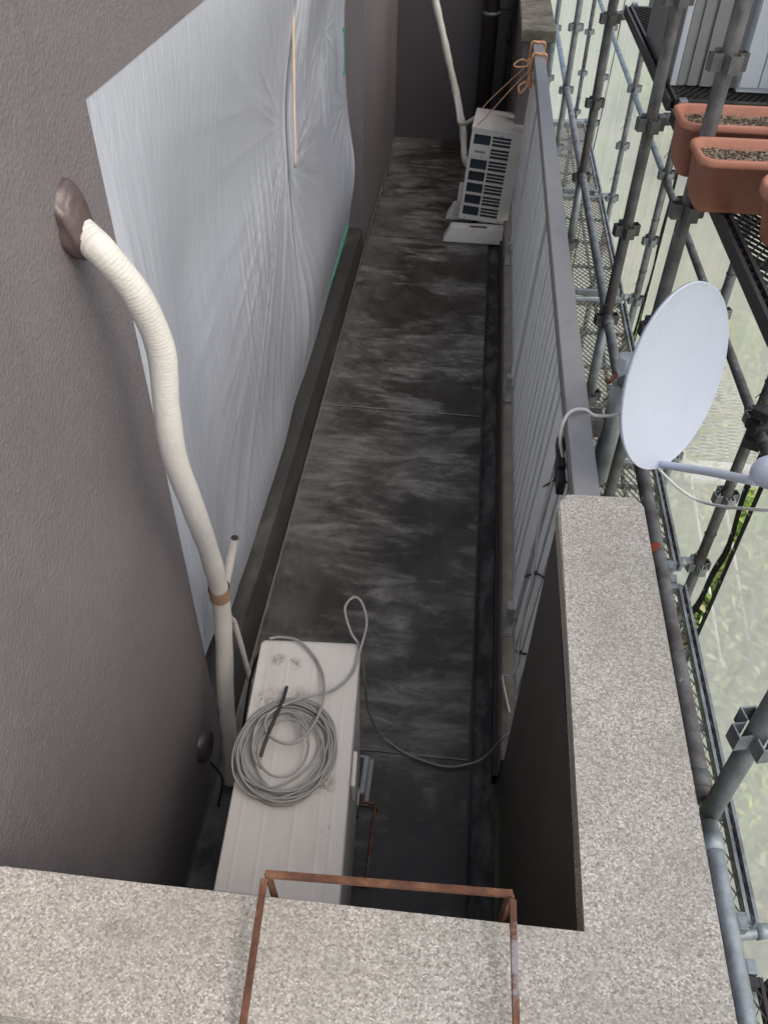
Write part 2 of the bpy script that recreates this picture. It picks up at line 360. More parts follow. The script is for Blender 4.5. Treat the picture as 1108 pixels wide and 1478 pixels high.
def copy_tree(o, loc, label=None, group=None):
    c = o.copy(); COL.objects.link(c); c.location = loc
    if label: c['label'] = label
    if group: c['group'] = group
    for ch in o.children:
        d = ch.copy(); COL.objects.link(d); d.parent = c
        for g in ch.children:
            e = g.copy(); COL.objects.link(e); e.parent = d
    return c
def strut_mtx(p, q):
    p, q = Vector(p), Vector(q); return Matrix.Translation(p) @ (q - p).to_track_quat('Z', 'Y').to_matrix().to_4x4()

# ================================================================== SETTING
# terrace floor in bays
floor = boxes('floor', [(-1.0, .1655, -1.5, 7.6, -.2, -.012)], M['plinth']); tagset(floor, kind='structure')
joints = [-1.5, -.35, 1.482, 3.438, 5.466, 7.16]
for a, b in zip(joints[:-1], joints[1:]):
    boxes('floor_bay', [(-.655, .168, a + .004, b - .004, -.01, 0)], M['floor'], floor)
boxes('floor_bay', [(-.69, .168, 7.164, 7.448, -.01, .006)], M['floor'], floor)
for j in joints[1:]:
    V = []
    bm = bmesh.new(); n = 60
    rows = []
    for i in range(n + 1):
        x = -.65 + .815 * i / n; wd = .004 + .0035 * noise.noise(Vector((x * 9, j, 0)))
        rows.append((bm.verts.new((x, j - wd, .0035)), bm.verts.new((x, j + wd, .0035))))
    for p, q in zip(rows[:-1], rows[1:]): bm.faces.new((p[0], q[0], q[1], p[1]))
    me = bpy.data.meshes.new('joint_sealant'); bm.to_mesh(me); bm.free(); link('joint_sealant', me, floor, M['caulk'])
# sealant line at the foot of the plinth
bm = bmesh.new(); rows = []
for i in range(310):
    y = 1.46 + i * .0155 * 1.2; wd = .001 + .008 * noise.noise(Vector((y * 6, 3, 0))) + .003 * noise.noise(Vector((y * 40, 3, 0)))
    x = -.652 - .02 * max(0, min(1, (y - 1.5) / 4)) ; rows.append((bm.verts.new((x + .004, y, .006)), bm.verts.new((x + .008 + max(.001, wd), y, .003))))
for p, q in zip(rows[:-1], rows[1:]): bm.faces.new((p[0], q[0], q[1], p[1]))
me = bpy.data.meshes.new('edge_sealant'); bm.to_mesh(me); bm.free(); link('edge_sealant', me, floor, M['caulk'])
boxes('gutter_bottom', [(.170, .262, -1.5, 7.45, -.04, -.022)], M['chan'], floor)
boxes('gutter_lip', [(.166, .176, -1.5, 7.45, -.03, .0015)], M['black'], floor, .001)

# plinth strip under the window, with a sloping face
def plinth_mesh(y0, y1):
    V, F = [], []; n = 40
    for i in range(n + 1):
        y = y0 + (y1 - y0) * i / n; k = max(0, min(1, (y - 1.5) / 4)); j = .003 * noise.noise(Vector((y * 3, 0, 0)))
        for x, z in ((-.95, -.1), (-.95, .132), (-.70, .128 + j), (-.687, .118 + j), (-.652 - .02 * k, 0.0), (-.652 - .02 * k, -.1)): V.append((x, y, z))
    for i in range(n):
        for q in range(5): a = i * 6 + q; F.append((a, a + 1, a + 7, a + 6))
    me = bpy.data.meshes.new('curb'); me.from_pydata(V, [], F); me.update(); return me
curb = link('window_curb', plinth_mesh(1.46, 5.30), None, M['plinth']); tagset(curb, kind='structure')
rc = boxes('railing_curb', [(.262, .46, 1.42, 5.72, -.3, .13)], M['curb'], None, .006); tagset(rc, kind='structure')
boxes('curb_base_strip', [(.246, .2618, 1.42, 5.72, -.05, .03)], M['black'], rc)

# ------------------------------------------------------------------ apartment building
bld = empty('apartment_building', 'mauve brown stuccoed building wall along the left, with pier and dark end wall', 'building', (-.9, 3, 0))
def bp(name, bl, m, bevel=0):
    o = boxes(name, bl, m, bld, bevel); o.matrix_parent_inverse = bld.matrix_basis.inverted(); return o
bpy.context.view_layer.update()
bp('wall', [(-1.3, -.668, -1.5, 1.458, -.2, 4.298), (-1.3, -.668, 1.458, 7.45, 2.045, 4.298)], M['stucco'])
bp('pier', [(-1.3, -.676, 5.29, 7.45, -.2, 2.045)], M['stucco'])
bp('end_wall', [(-1.3, .44, 7.45, 7.7, -3, 4.298)], M['endwall'])
bp('added_shade_slab', [(-1.3, .02, -1.5, 7.7, 4.3, 4.5)], M['stucco'])  # unseen slab added overhead to shade the wall and floor
bp('window_backing', [(-1.3, -.99, 1.458, 5.29, -.2, 2.045)], M['black'])
wf = bp('window_frame', [(-.88, -.84, 1.458, 1.50, .132, 2.045), (-.88, -.84, 3.33, 3.40, .132, 2.045), (-.88, -.84, 5.25, 5.29, .132, 2.045), (-.88, -.84, 1.50, 3.33, .132, .19), (-.88, -.84, 3.40, 5.25, .132, .19)], M['slatf'])
for a, b in ((1.5, 3.33), (3.4, 5.25)):
    o = boxes('pane', [(-.866, -.86, a, b, .19, 2.045)], M['glass'], wf); 

# brown drain pipe and conduit on the end wall
dp = empty('drain_pipe', 'thick dark brown drain pipe standing against the dark end wall', 'pipe', (.06, 7.37, 0))
tube('pipe', [(0, 0, 0), (0, 0, 6)], .062, M['pvc'], dp, 20); tube('clamp', [(0, 0, .98), (0, 0, 1.005)], .068, M['galvd'], dp, 20); tube('clamp', [(0, 0, 2.4), (0, 0, 2.425)], .068, M['galvd'], dp, 20)
cd = empty('conduit', 'thin grey conduit beside the thick brown drain pipe', 'conduit', (.215, 7.40, 0))
tube('tube', [(0, 0, .2), (0, 0, 6)], .013, M['galvd'], cd, 10); tube('joint', [(0, 0, .78), (0, 0, .84)], .018, M['black'], cd, 10); tube('bracket', [(-.1, 0, 1.02), (0, 0, 1.02)], .008, M['blackm'], cd, 8)

# ------------------------------------------------------------------ parapets
par = empty('parapet_wall', 'near L shaped parapet with pale pebbly coping in the foreground', 'wall', (0, 0, 0))
boxes('wall_body', [(.272, .448, .304, 1.425, -3.2, 1.195), (-.668, .272, .304, .474, -.2, 1.195)], M['dark'], par)
poly_prism('coping', [(-.668, .29), (.458, .29), (.458, 1.435), (.438, 1.458), (.285, 1.45), (.264, 1.415), (.264, .482), (-.668, .482)], 1.197, 1.25, M['grit'], par, .004)
par2 = empty('parapet_wall', 'far brown parapet stub with a weathered dark concrete coping beyond the railing end', 'wall', (0, 0, 0))
boxes('wall_body', [(.262, .43, 5.74, 7.44, -3.2, 1.18)], M['stucco'], par2)
boxes('coping', [(.24, .45, 5.715, 7.44, 1.182, 1.25)], M['copold'], par2, .008)

# ------------------------------------------------------------------ railing
rl = empty('railing', 'bronze top rail balcony railing filled with silver vertical slats', 'railing', (.33, 3.5, .13))
bpy.context.view_layer.update()
def rp(name, bl, m, bevel=0):
    o = boxes(name, bl, m, rl, bevel); o.matrix_parent_inverse = rl.matrix_basis.inverted(); return o
rp('top_rail', [(.313, .377, 1.46, 5.70, 1.158, 1.2)], M['rail'], .004)
rp('under_rail', [(.325, .368, 1.47, 5.70, 1.10, 1.157)], M['raild'])
rp('bottom_rail', [(.296, .33, 1.47, 5.70, .19, .222)], M['slatf'], .002)
for y in (1.955, 3.42, 4.90):
    p = rp('post', [(.268, .298, y - .02, y + .02, .132, .27)], M['slatf'], .002)
    q = boxes('foot_plate', [(.262, .305, y - .03, y + .03, .1305, .1345)], M['galvd'], p); q.matrix_parent_inverse = p.matrix_world.inverted() if 0 else Matrix.Identity(4); q.matrix_parent_inverse = (rl.matrix_basis @ p.matrix_parent_inverse).inverted()
# slats share one mesh; they lean out slightly towards the top
def slat_mesh(name, wd, dp_):
    bm = bmesh.new(); x0, x1, z0, z1 = 0, .040, 0, .93
    hw = wd / 2
    prof = [(0, -hw), (0, hw), (dp_, hw), (dp_, -hw)]
    lo = [bm.verts.new((x + x0, y, z0)) for x, y in prof]; hi = [bm.verts.new((x + x1, y, z1)) for x, y in prof]
    bm.faces.new(lo[::-1]); bm.faces.new(hi)
    for i in range(4): bm.faces.new((lo[i], lo[(i + 1) % 4], hi[(i + 1) % 4], hi[i]))
    bmesh.ops.recalc_face_normals(bm, faces=bm.faces[:]); bmesh.ops.bevel(bm, geom=bm.edges[:], offset=.0015, segments=1, affect='EDGES')
    me = bpy.data.meshes.new(name); bm.to_mesh(me); bm.free(); me.materials.append(M['slat']); return me
sm, wm = slat_mesh('slat', .073, .010), slat_mesh('wide_slat', .125, .024)
inv = rl.matrix_basis.inverted()
bm = bmesh.new()  # dark sheet added behind the slats, standing in for shade in the gaps
for q in ((0, .006), ):
    vs = [bm.verts.new(v) for v in ((.3125, 1.50, .222), (.3125, 5.70, .222), (.3525, 5.70, 1.15), (.3525, 1.50, 1.15), (.3165, 1.50, .222), (.3165, 5.70, .222), (.3565, 5.70, 1.15), (.3565, 1.50, 1.15))]
    for f in ((0, 3, 2, 1), (4, 5, 6, 7), (0, 1, 5, 4), (1, 2, 6, 5), (2, 3, 7, 6), (3, 0, 4, 7)): bm.faces.new([vs[i] for i in f])
me = bpy.data.meshes.new('gap_shade_sheet'); bm.to_mesh(me); bm.free(); o = link('gap_shade_sheet', me, rl, M['hem']); o.matrix_basis = inv
y = 1.56
while y < 5.68:
    near = [s for s in (1.995, 3.46, 4.94) if abs(s - y) < .075]
    if near:
        o = link('stile', wm, rl); o.matrix_basis = inv @ Matrix.Translation((.292, near[0], .226)); y = near[0] + .115
    else:
        o = link('slat', sm, rl); o.matrix_basis = inv @ Matrix.Translation((.302 + random.uniform(-.001, .001), y, .226)); y += .1
bpy.context.view_layer.update()
# cables fastened on the near slats
cw = empty('cable', 'thin white cable taped down the near end of the silver slats with a loose tail', 'cable', (.30, 1.7, .2))
def tb(name, pts, r, m, par_, seg=8, n=8, cap=True):
    L = Vector(par_.location); o = tube(name, [p - L for p in catmull(pts, n)], r, m, par_, seg, cap); return o
tb('wire', [(.318, 1.86, .95), (.300, 1.82, .80), (.302, 1.77, .65), (.296, 1.745, .5), (.294, 1.70, .35), (.288, 1.66, .26), (.268, 1.70, .20), (.262, 1.72, .16), (.285, 1.62, .135), (.29, 1.60, .132)], .0035, M['wcable'], cw)
for pts in (((.318, 2.005, .79), (.318, 1.80, .995), (.326, 1.692, 1.079)), ((.304, 2.005, .36), (.309, 1.778, .629), (.316, 1.661, .739)), ((.298, 1.775, .244), (.300, 1.717, .306), (.304, 1.619, .431))):
    tb('cable_tie', pts, .0032, M['black'], cw)
    q = Vector(pts[1]) - Vector(cw.location); tube('tie_head', [q + Vector((-.008, 0, 0)), q + Vector((.006, 0, .004))], .007, M['black'], cw, 8)
wr = empty('coax_cable', 'pale coaxial cable looped over the top rail beside the dish', 'cable', (.35, 1.83, 1.2))
tb('lead', [(.318, 1.76, 1.10), (.300, 1.77, 1.16), (.305, 1.80, 1.20), (.325, 1.83, 1.212), (.36, 1.845, 1.210), (.39, 1.85, 1.19), (.43, 1.84, 1.20), (.46, 1.80, 1.24)], .0045, M['wcable'], wr)
for z0, z1, y0_, y1_ in ((1.085, 1.12, 1.78, 1.84), (1.055, 1.11, 1.725, 1.785), (1.05, 1.10, 1.67, 1.72)):
    boxes('weather_wrap', [(.300 - .35, .322 - .35, y0_ - 1.83, y1_ - 1.83, z0 - 1.2, z1 - 1.2)], M['black'], wr, .006)

# ================================================================== NEAR AC UNIT
a = math.atan2(.047, -.727)
ac = empty('outdoor_ac_unit', 'near dusty white air conditioner outdoor unit seen from above, behind the front parapet', 'air conditioner', (-.322, 1.383, 0), None, radians(3.7))
HW, LL, TZ = .138, .80, .70
boxes('casing', [(-HW + .004, HW - .004, -LL + .004, -.004, .06, TZ - .022)], M['ac'], ac, .006)
# lid with pressed ribs
def lid():
    nx, ny = 110, 90; V, F = [], []
    def rrect(x, y, cx, cy, hx, hy, r):
        dx = max(abs(x - cx) - hx + r, 0); dy = max(abs(y - cy) - hy + r, 0); return sqrt(dx * dx + dy * dy) - r
    for j in range(ny + 1):
        for i in range(nx + 1):
            u = -1 + 2 * i / nx; v = j / ny
            x = HW * (1 if abs(u) > .999 else u); yy = -LL * v
            z = TZ - .0012 * ((x / HW) ** 2 * 1)
            for cx, y0b, y1b in ((-.104, -.72, -.09), (-.052, -.74, -.06), (.018, -.74, -.06), (.074, -.70, -.12), (.104, -.74, -.07)):
                z += .0009 * exp(-((x - cx) / .0032) ** 2) * max(0, min(1, (yy - y0b) / .012)) * max(0, min(1, (y1b - yy) / .012))
            e = rrect(x, yy, 0, -LL / 2, HW, LL / 2, .022)
            if e > -.006: z -= .006 * ((e + .006) / .006) ** 2 if e < 0 else .006
            if e > 0:
                # pull corner verts in
                cxs = HW - .022; cys = LL / 2 - .022
                qx = x; qy = yy + LL / 2
                vx, vy = abs(qx) - cxs, abs(qy) - cys; l = sqrt(vx * vx + vy * vy)
                x = math.copysign(cxs + vx / l * .022, qx); yy = math.copysign(cys + vy / l * .022, qy) - LL / 2; z = TZ - .007
            V.append((x, yy, z))
    for j in range(ny):
        for i in range(nx): q = j * (nx + 1) + i; F.append((q, q + nx + 1, q + nx + 2, q + 1))
    # skirt
    edge = [i for i in range(nx + 1)] + [(j) * (nx + 1) + nx for j in range(1, ny + 1)] + [ny * (nx + 1) + i for i in range(nx - 1, -1, -1)] + [j * (nx + 1) for j in range(ny - 1, 0, -1)]
    b = len(V)
    for e in edge: V.append((V[e][0], V[e][1], TZ - .035))
    n = len(edge)
    for k in range(n): F.append((edge[k], edge[(k + 1) % n], b + (k + 1) % n, b + k))
    me = bpy.data.meshes.new('lid'); me.from_pydata(V, [], F); me.update()
    return me
o = link('lid', lid(), ac, M['ac'], True)
boxes('side_handle', [(HW - .004, HW + .008, -.36, -.26, .50, .58)], M['ply'], ac, .006)
boxes('foot_rail', [(-HW - .02, HW, -.14, -.08, .03, .06), (-HW - .02, HW, -.72, -.66, .03, .06)], M['ac'], ac, .002)
for yy in (-.11, -.69):
    boxes('rubber_foot', [(-HW - .03, HW, yy - .05, yy + .05, 0, .03)], M['black'], ac, .003)
# clear plastic block on the floor beside the unit
pb = empty('plastic_block', 'cloudy plastic mounting block on the floor beside the near air conditioner', 'mounting block', (-.19, 1.36, 0))
boxes('body', [(-.035, .03, -.07, .07, .002, .06)], M['clear'], pb, .012, seg=3)
boxes('ridge', [(-.02, .012, -.05, .05, .06, .075)], M['black'], pb, .004)
boxes('rim', [(-.045, .042, -.082, .082, .002, .012)], M['clear'], pb, .004)
# cable coil on the lid
ck = empty('cable_coil', 'coil of grey cable lying on top of the near air conditioner', 'cable', (-.325, 1.04, .704))
random.seed(3)
for k in range(13):
    pts = []; r0 = .098 + .024 * random.random() if k > 4 else .113 + .008 * random.random()
    ph = random.random() * 6; ox, oy = random.uniform(-.008, .008), random.uniform(-.012, .012)
    if k in (1, 6, 9): r0 -= .022; oy -= .02 * random.random(); ox += random.uniform(-.012, .014)
    for q in range(48):
        t = 2 * pi * q / 48 + ph; r = r0 + .004 * sin(2 * t + ph) + .003 * sin(3 * t + k)
        pts.append(Vector((ox + r * cos(t) * .97, oy + r * sin(t) * 1.12, .006 + .0034 * (k % 5) + .003 * sin(t + k))))
    pts.append(pts[0]); tube('loop', pts, .0029, M['cable'], ck, 8, False)
for k, (rx, oy) in enumerate(((.06, -.01), (.066, .005), (.058, .02))):
    pts = [Vector((-.01 * k + rx * cos(t), oy + rx * 1.3 * sin(t), .03 + .004 * sin(t * 2 + k))) for t in [2 * pi * q / 40 for q in range(41)]]
    if k: pts = pts[:28]
    tube('loop', pts, .003, M['cable'], ck, 8, False)
tb2 = [(-.355, 1.215, .712), (-.352, 1.17, .735), (-.352, 1.14, .745), (-.36, 1.09, .75), (-.37, 1.03, .742), (-.375, 1.0, .73)]
tube('cable_tie', [p - Vector(ck.location) for p in catmull(tb2)], .0048, M['black'], ck, 8)
lc = empty('loose_cable', 'loose grey cable tail looping off the near air conditioner and across the dark floor', 'cable', (-.18, 1.4, .7))
P = [(-.435, 1.372, .704), (-.40, 1.379, .706), (-.343, 1.362, .712), (-.28, 1.289, .712), (-.252, 1.181, .735), (-.266, 1.088, .74), (-.307, 1.035, .745), (-.364, 1.051, .745), (-.381, 1.097, .745), (-.352, 1.135, .745), (-.299, 1.175, .735), (-.234, 1.211, .725), (-.193, 1.281, .712), (-.181, 1.355, .72), (-.172, 1.416, .755), (-.190, 1.46, .785), (-.215, 1.474, .79), (-.235, 1.444, .775), (-.212, 1.39, .745), (-.184, 1.37, .70), (-.174, 1.40, .5), (-.172, 1.474, .25), (-.138, 1.516, .05), (-.10, 1.51, .012), (-.033, 1.472, .012), (.085, 1.444, .012), (.17, 1.462, .014), (.22, 1.485, .03), (.268, 1.50, .135), (.30, 1.53, .137)]
tb('cable', P, .0036, M['cable'], lc, 8, 10)
# thin lead behind the unit
wl = empty('lead_wire', 'thin dark wire hanging between the stucco wall and the near air conditioner', 'cable', (-.5, 1.2, .5))
tb('wire', [(-.44, 1.36, .69), (-.465, 1.34, .66), (-.485, 1.30, .58), (-.50, 1.22, .45), (-.51, 1.15, .3), (-.50, 1.1, .1), (-.49, 1.05, .02)], .004, M['black'], wl)
# rusty square frame on floor
rf = empty('metal_stand', 'thin rusty rectangular frame standing low beside the near air conditioner', 'stand', (-.2, 1.15, 0))
for nm, q in (('cross_bar', (-.09, .080, .130, .138, .012, .020)), ('cross_bar', (-.09, .072, -.125, -.117, .012, .020))):
    boxes(nm, [q], M['rust'], rf, .002)
boxes('side_bar', [(.072, .080, -.117, .130, .012, .020)], M['rust'], rf, .002)
boxes('leg', [(.072, .084, .116, .128, 0, .012), (.072, .084, -.125, -.113, 0, .012)], M['rust'], rf)

# rusty hook frame over the parapet
hk = empty('rusty_hook_frame', 'rusty U shaped bar frame hooked over the front parapet coping', 'bar frame', (0, .5, 1.26))
tz = .012
def bar(nm, p, q, t=.0048):
    Mx = strut_mtx(p, q); L = (Vector(q) - Vector(p)).length; return boxes(nm, [(-t, t, -t, t, 0, L)], M['rust'], hk, .0015, mtx=Mx)
bar('top_bar', (-.206, -.007, tz + .03), (.150, .006, tz + .03))
bar('arm', (-.206, -.014, tz + .03), (-.190, -.32, tz - .002)); bar('arm', (.150, -.002, tz + .03), (.162, -.32, tz - .002))
bar('hook', (-.203, -.004, tz + .023), (-.198, .0, tz - .12)); bar('hook', (.148, .008, tz + .023), (.146, .012, tz - .12))

# vent cap
vc = empty('vent_cap', 'round dark vent cap low on the left stucco wall by the parapet', 'vent', (-.668, 1.30, .23))
mt = Matrix.Rotation(radians(90), 4, 'Y')
lathe('cover', [(0, .022), (.03, .022), (.042, .020), (.048, .012), (.052, .0)], M['vent'], vc, mtx=mt)
for r in (.028, .042): lathe('ring', [(r - .004, .022 - .1 * (r - .02)), (r, .027 - .1 * (r - .02)), (r + .004, .020 - .1 * (r - .02))], M['vent'], vc, mtx=mt)
tube('cord', catmull([(.03, -.03, -.04), (.06, -.04, -.12), (.05, -.09, -.2)]), .004, M['black'], vc, 8)

# ------------------------------------------------------------------ wrapped pipe from the wall
wp = empty('wrapped_pipe', 'ribbed white tape wrapped air conditioner pipe bowing out of the stucco wall', 'pipe', (-.6, 1.35, 0))
def rr(t, L):
    rib = .0003 * sin(L * 2 * pi / .0075 + 2.0 * noise.noise(Vector((L * 30, 1, 0)))) * max(0, 1 - L / .75)
    return .0275 + rib + .0022 * noise.noise(Vector((L * 11, 0, 0))) - .002 * min(1, L)
P = [(-.690, 1.302, 1.892), (-.664, 1.298, 1.885), (-.635, 1.283, 1.872), (-.61, 1.275, 1.852), (-.572, 1.285, 1.773), (-.552, 1.296, 1.658), (-.555, 1.277, 1.532), (-.56, 1.279, 1.406), (-.56, 1.323, 1.228), (-.57, 1.396, .993), (-.58, 1.44, .783), (-.59, 1.43, .585), (-.60, 1.395, .39), (-.60, 1.345, .162), (-.60, 1.30, .03)]
L = Vector(wp.location); tube('sleeve', [p - L for p in catmull(P, 70)], rr, M['tape'], wp, 28)
P2 = [(-.556, 1.556, .898), (-.57, 1.552, .84), (-.590, 1.53, .75), (-.612, 1.50, .68)]
tube('stub_pipe', [p - L for p in catmull(P2, 8)], .0125, M['ply'], wp, 16, False)
tube('stub_bore', [Vector((-.5556, 1.5565, .8995)) - L, Vector((-.557, 1.5558, .89)) - L], .0088, M['black'], wp, 16, True)
P3 = [(-.60, 1.50, .66), (-.60, 1.54, .56), (-.598, 1.561, .50), (-.58, 1.559, .27), (-.57, 1.555, .12), (-.56, 1.5, .02)]
tube('drain_tube', [p - L for p in catmull(P3, 8)], .0095, M['ply'], wp, 12)
c = catmull(P, 70); i0 = min(range(len(c)), key=lambda i: abs(c[i].z - .80)); tube('tape_band', [p - L for p in c[i0 - 9:i0 + 9]], .0292, M['kraft'], wp, 28, False)
# putty collar
def putty():
    V, F = [], []; seg, rings = 40, 16
    for j in range(rings + 1):
        t = j / rings
        for k in range(seg):
            a = 2 * pi * k / seg
            r = (.066 * (1 - t) ** .8 + .0305 * t) * (1 + .12 * cos(a) * (1 - t)) * (1 + .13 * (1 - t * .8) * noise.noise(Vector((cos(a) * 2, sin(a) * 2, t * 2))))
            h = .034 * t ** .6 + .003 * noise.noise(Vector((cos(a) * 5, sin(a) * 5, t * 6)))
            V.append((h, r * sin(a) * .82 - .015 * t, r * cos(a) * 1.0 + .006 * (1 - t) - .013 * t))
    for j in range(rings):
        for k in range(seg): q = j * seg + k; p = j * seg + (k + 1) % seg; F.append((q, p, p + seg, q + seg))
    me = bpy.data.meshes.new('putty_collar'); me.from_pydata(V, [], F); me.update(); return me
o = link('putty_collar', putty(), wp, M['putty'], True); o.location = Vector((-.670, 1.300, 1.888)) - L

# ------------------------------------------------------------------ masking film
sh = empty('masking_sheet', 'wrinkled translucent plastic masking film covering the window opening', 'plastic sheet', (-.7, 3.3, 0))
def ss(a, b, x): t = max(0, min(1, (x - a) / (b - a))); return t * t * (3 - 2 * t)
def film(y0, y1, ny, nz, pinch, seed, bulge):
    V, F = [], []
    for j in range(nz + 1):
        for i in range(ny + 1):
            yy = y0 + (y1 - y0) * i / ny
            zb = .14 + .33 * (1 - ss(1.46, 2.0, yy)) + .008 * noise.noise(Vector((yy * 2, 1, seed)))
            z = 2.044 + (zb - 2.044) * j / nz
            d = 2.044 - z
            x = -.670 + .0 - .085 * ss(0, .7, d) * ss(1.455, 2.1, yy) - .03 * ss(3.3, 5.2, yy) * ss(0, .5, d)
            x += bulge * exp(-((z - .52) / .30) ** 2) * ss(3.0, 4.0, yy)
            x += .02 * exp(-((z - .2) / .2) ** 2) * ss(1.8, 2.2, yy) * (1 - ss(2.9, 3.3, yy))
            dd = 0
            zz = (z - zb)
            def ridge(p, w_): return max(0, 1 - abs(noise.noise(p)) * w_)
            # vertical hanging pleats
            wv_ = ss(.1, .5, d) * (.12 + .95 * ss(-.15, .35, noise.noise(Vector((yy * 1.6, z * 1.1, seed + 2)))))
            lo_ = ss(1.35, .85, z) if 0 else 1 - ss(.8, 1.35, z)
            dd += .0055 * wv_ * (1 - .8 * lo_) * (ridge(Vector((yy * 15 + z * 1.0, z * .45, seed)), 3.2) - .3)
            dd += .0016 * wv_ * (ridge(Vector((yy * 34 + z * 2.2, z * .8, seed + 7)), 3.0) - .3)
            for (py, pz, amp, nf, rad, sd) in pinch:
                ry, rz = yy - py, z - pz; rr_ = sqrt(ry * ry + rz * rz) + 1e-4; th = math.atan2(rz, ry)
                g = exp(-(rr_ / rad) ** 4) * min(1, rr_ / .25) * (.3 + .7 * ss(-.35, .3, noise.noise(Vector((cos(th) * 1.6, sin(th) * 1.6, sd + 3))))) * (.22 + .78 * ss(.25, -.5, sin(th)) if 0 else .25 + .75 * (1 - ss(-.6, .15, sin(th))))
                dd += amp * g * (ridge(Vector((th * nf, rr_ * 1.1, sd)), 3.0) - .3 + .4 * (ridge(Vector((th * nf * 2.3, rr_ * 1.6, sd + 5)), 3.0) - .3))
            dd += .016 * noise.noise(Vector((yy * 1.7, z * 1.2, 10))) * ss(0, .4, d)
            e = min(1, (yy - y0) / .06 + .05, (y1 - yy) / .05 + .05, d / .05 + .02, zz / .25 + .10); e = max(e, 0)
            x += dd * e
            V.append((x + .7, yy - 3.3, z))
    for j in range(nz):
        for i in range(ny): q = j * (ny + 1) + i; F.append((q, q + nxn, q + nxn + 1, q + 1)) if 0 else F.append((q, q + 1, q + ny + 2, q + ny + 1))
    me = bpy.data.meshes.new('film'); me.from_pydata(V, [], F); me.update(); return me
pinA = [(3.5, 1.35, .012, 7.5, 1.9, 1.3), (3.4, .05, .006, 6, .7, 3.0)]
pinB = [(3.44, 1.20, .017, 4.5, 1.3, 2.3), (5.3, .9, .012, 5, .9, 6.6), (3.6, 2.3, .012, 9, 1.0, 4.0), (4.4, 1.5, .008, 4, .5, 9.0)]
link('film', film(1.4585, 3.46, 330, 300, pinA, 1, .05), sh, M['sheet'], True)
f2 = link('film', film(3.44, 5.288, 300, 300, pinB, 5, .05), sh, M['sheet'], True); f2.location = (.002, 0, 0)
tube('seam_tape', catmull([(.7 - .727, .142, 1.20), (.7 - .716, .145, 1.5), (.7 - .700, .145, 1.8), (.7 - .668, .145, 2.04)]), .006, M['beige'], sh, 8)
for (yy, z0, z1) in ((4.93, 1.17, 1.40),):
    boxes('green_tape', [(-.035, -.031, yy - 3.3 - .012, yy - 3.3 + .012, z0, z1), (-.035, -.031, yy - 3.3 - .05, yy - 3.3 - .013, z1 - .02, z1), (-.035, -.031, yy - 3.3 - .05, yy - 3.3 - .013, z0, z0 + .02)], M['green'], sh)
tube('green_tape', catmull([(-.064, .75, .160), (-.062, 1.1, .162), (-.064, 1.5, .165), (-.070, 1.95, .165)]), .007, M['green'], sh, 6)

# ================================================================== FAR AC UNIT
tilt = Matrix.Rotation(radians(4.2), 4, 'Y') @ Matrix.Rotation(radians(-1.5), 4, 'X')
fa = bpy.data.objects.new('outdoor_ac_unit', None); COL.objects.link(fa)
tagset(fa, 'far beige white air conditioner outdoor unit tilted against the slats, its grille end facing us', 'air conditioner')
fa.matrix_world = Matrix.Translation((.118, 5.56, .11)) @ tilt @ Matrix.Rotation(radians(-3), 4, 'Z')
W2, L2, H2 = .168, .42, .60
boxes('casing', [(-W2, W2, 0.0145, L2, 0, H2 - .02)], M['ac2'], fa, .003)
boxes('top_cover', [(-W2 - .004, W2 + .004, -.006, L2 + .004, H2 - .02, H2)], M['ac2'], fa, .004)
for x in (-.09, -.03, .03, .09): boxes('top_rib', [(x - .004, x + .004, .01, L2 - .01, H2 - .001, H2 + .004)], M['ac2'], fa, .002)
# end panel: a frame with 13 openings, real depth
cols = [(-.148, -.040), (-.028, .092)]; rows7 = [(.028 + i * .0775, .028 + i * .0775 + .065) for i in range(7)]
fr = []
xs = [-W2, cols[0][0], cols[0][1], cols[1][0], cols[1][1], W2]
fr += [(-W2, cols[0][0], -.004, .012, 0, H2 - .02), (cols[1][1], W2, -.004, .012, 0, H2 - .02), (cols[0][1], cols[1][0], -.004, .012, 0, H2 - .02)]
zs = [0] + [v for r in rows7 for v in r] + [H2 - .02]
for c0, c1 in cols:
    for k in range(0, len(zs), 2):
        if zs[k + 1] - zs[k] > 0: fr.append((c0, c1, -.004, .012, zs[k], zs[k + 1]))
fr.append((cols[0][0], cols[0][1], -.004, .012, rows7[5][0], rows7[5][1]))
ep = boxes('end_panel', fr, M['ac2'], fa)
for ci, (c0, c1) in enumerate(cols):
    for ri, (z0, z1) in enumerate(rows7):
        if ci == 0 and ri == 5: continue
        boxes('grille_opening', [(c0 - .001, c1 + .001, .0115, .0143, z0 - .001, z1 + .001)], M['coil'], ep)
        if ci == 1:
            for k in (1, 2): boxes('grille_slat', [(c0, c1, .002, .010, z0 + k * .0217 - .0026, z0 + k * .0217 + .0026)], M['ac2'], ep)
boxes('name_plate', [(-.142, -.044, -.0065, -.0042, rows7[5][0] + .006, rows7[5][1] - .004)], M['ply'], fa)
boxes('plate_print', [(-.132, -.060, -.0078, -.0066, rows7[5][0] + .030, rows7[5][0] + .040)] + [(-.132 + k * .008, -.128 + k * .008, -.0078, -.0066, rows7[5][0] + .041, rows7[5][0] + .047) for k in range(9)], M['plateink'], fa)
for x, z in ((0.03, H2 - .035), (-.13, .014), (.10, .014), (-.08, rows7[5][0] + .01)): tube('screw', [(x, -.005, z), (x, -.0085, z)], .004, M['blackm'], fa, 8)
boxes('handle', [(-.03, .04, -.010, .0, -.012, -.001)], M['stem'], fa)
boxes('valve_cover', [(-W2 - .03, -W2 - .001, .06, .12, .08, .2)], M['ac2'], fa, .006)
fb = empty('mounting_block', 'white trapezoid plastic block under the near end of the far air conditioner', 'mounting block', (.09, 5.50, 0), 'plastic blocks under the far air conditioner')
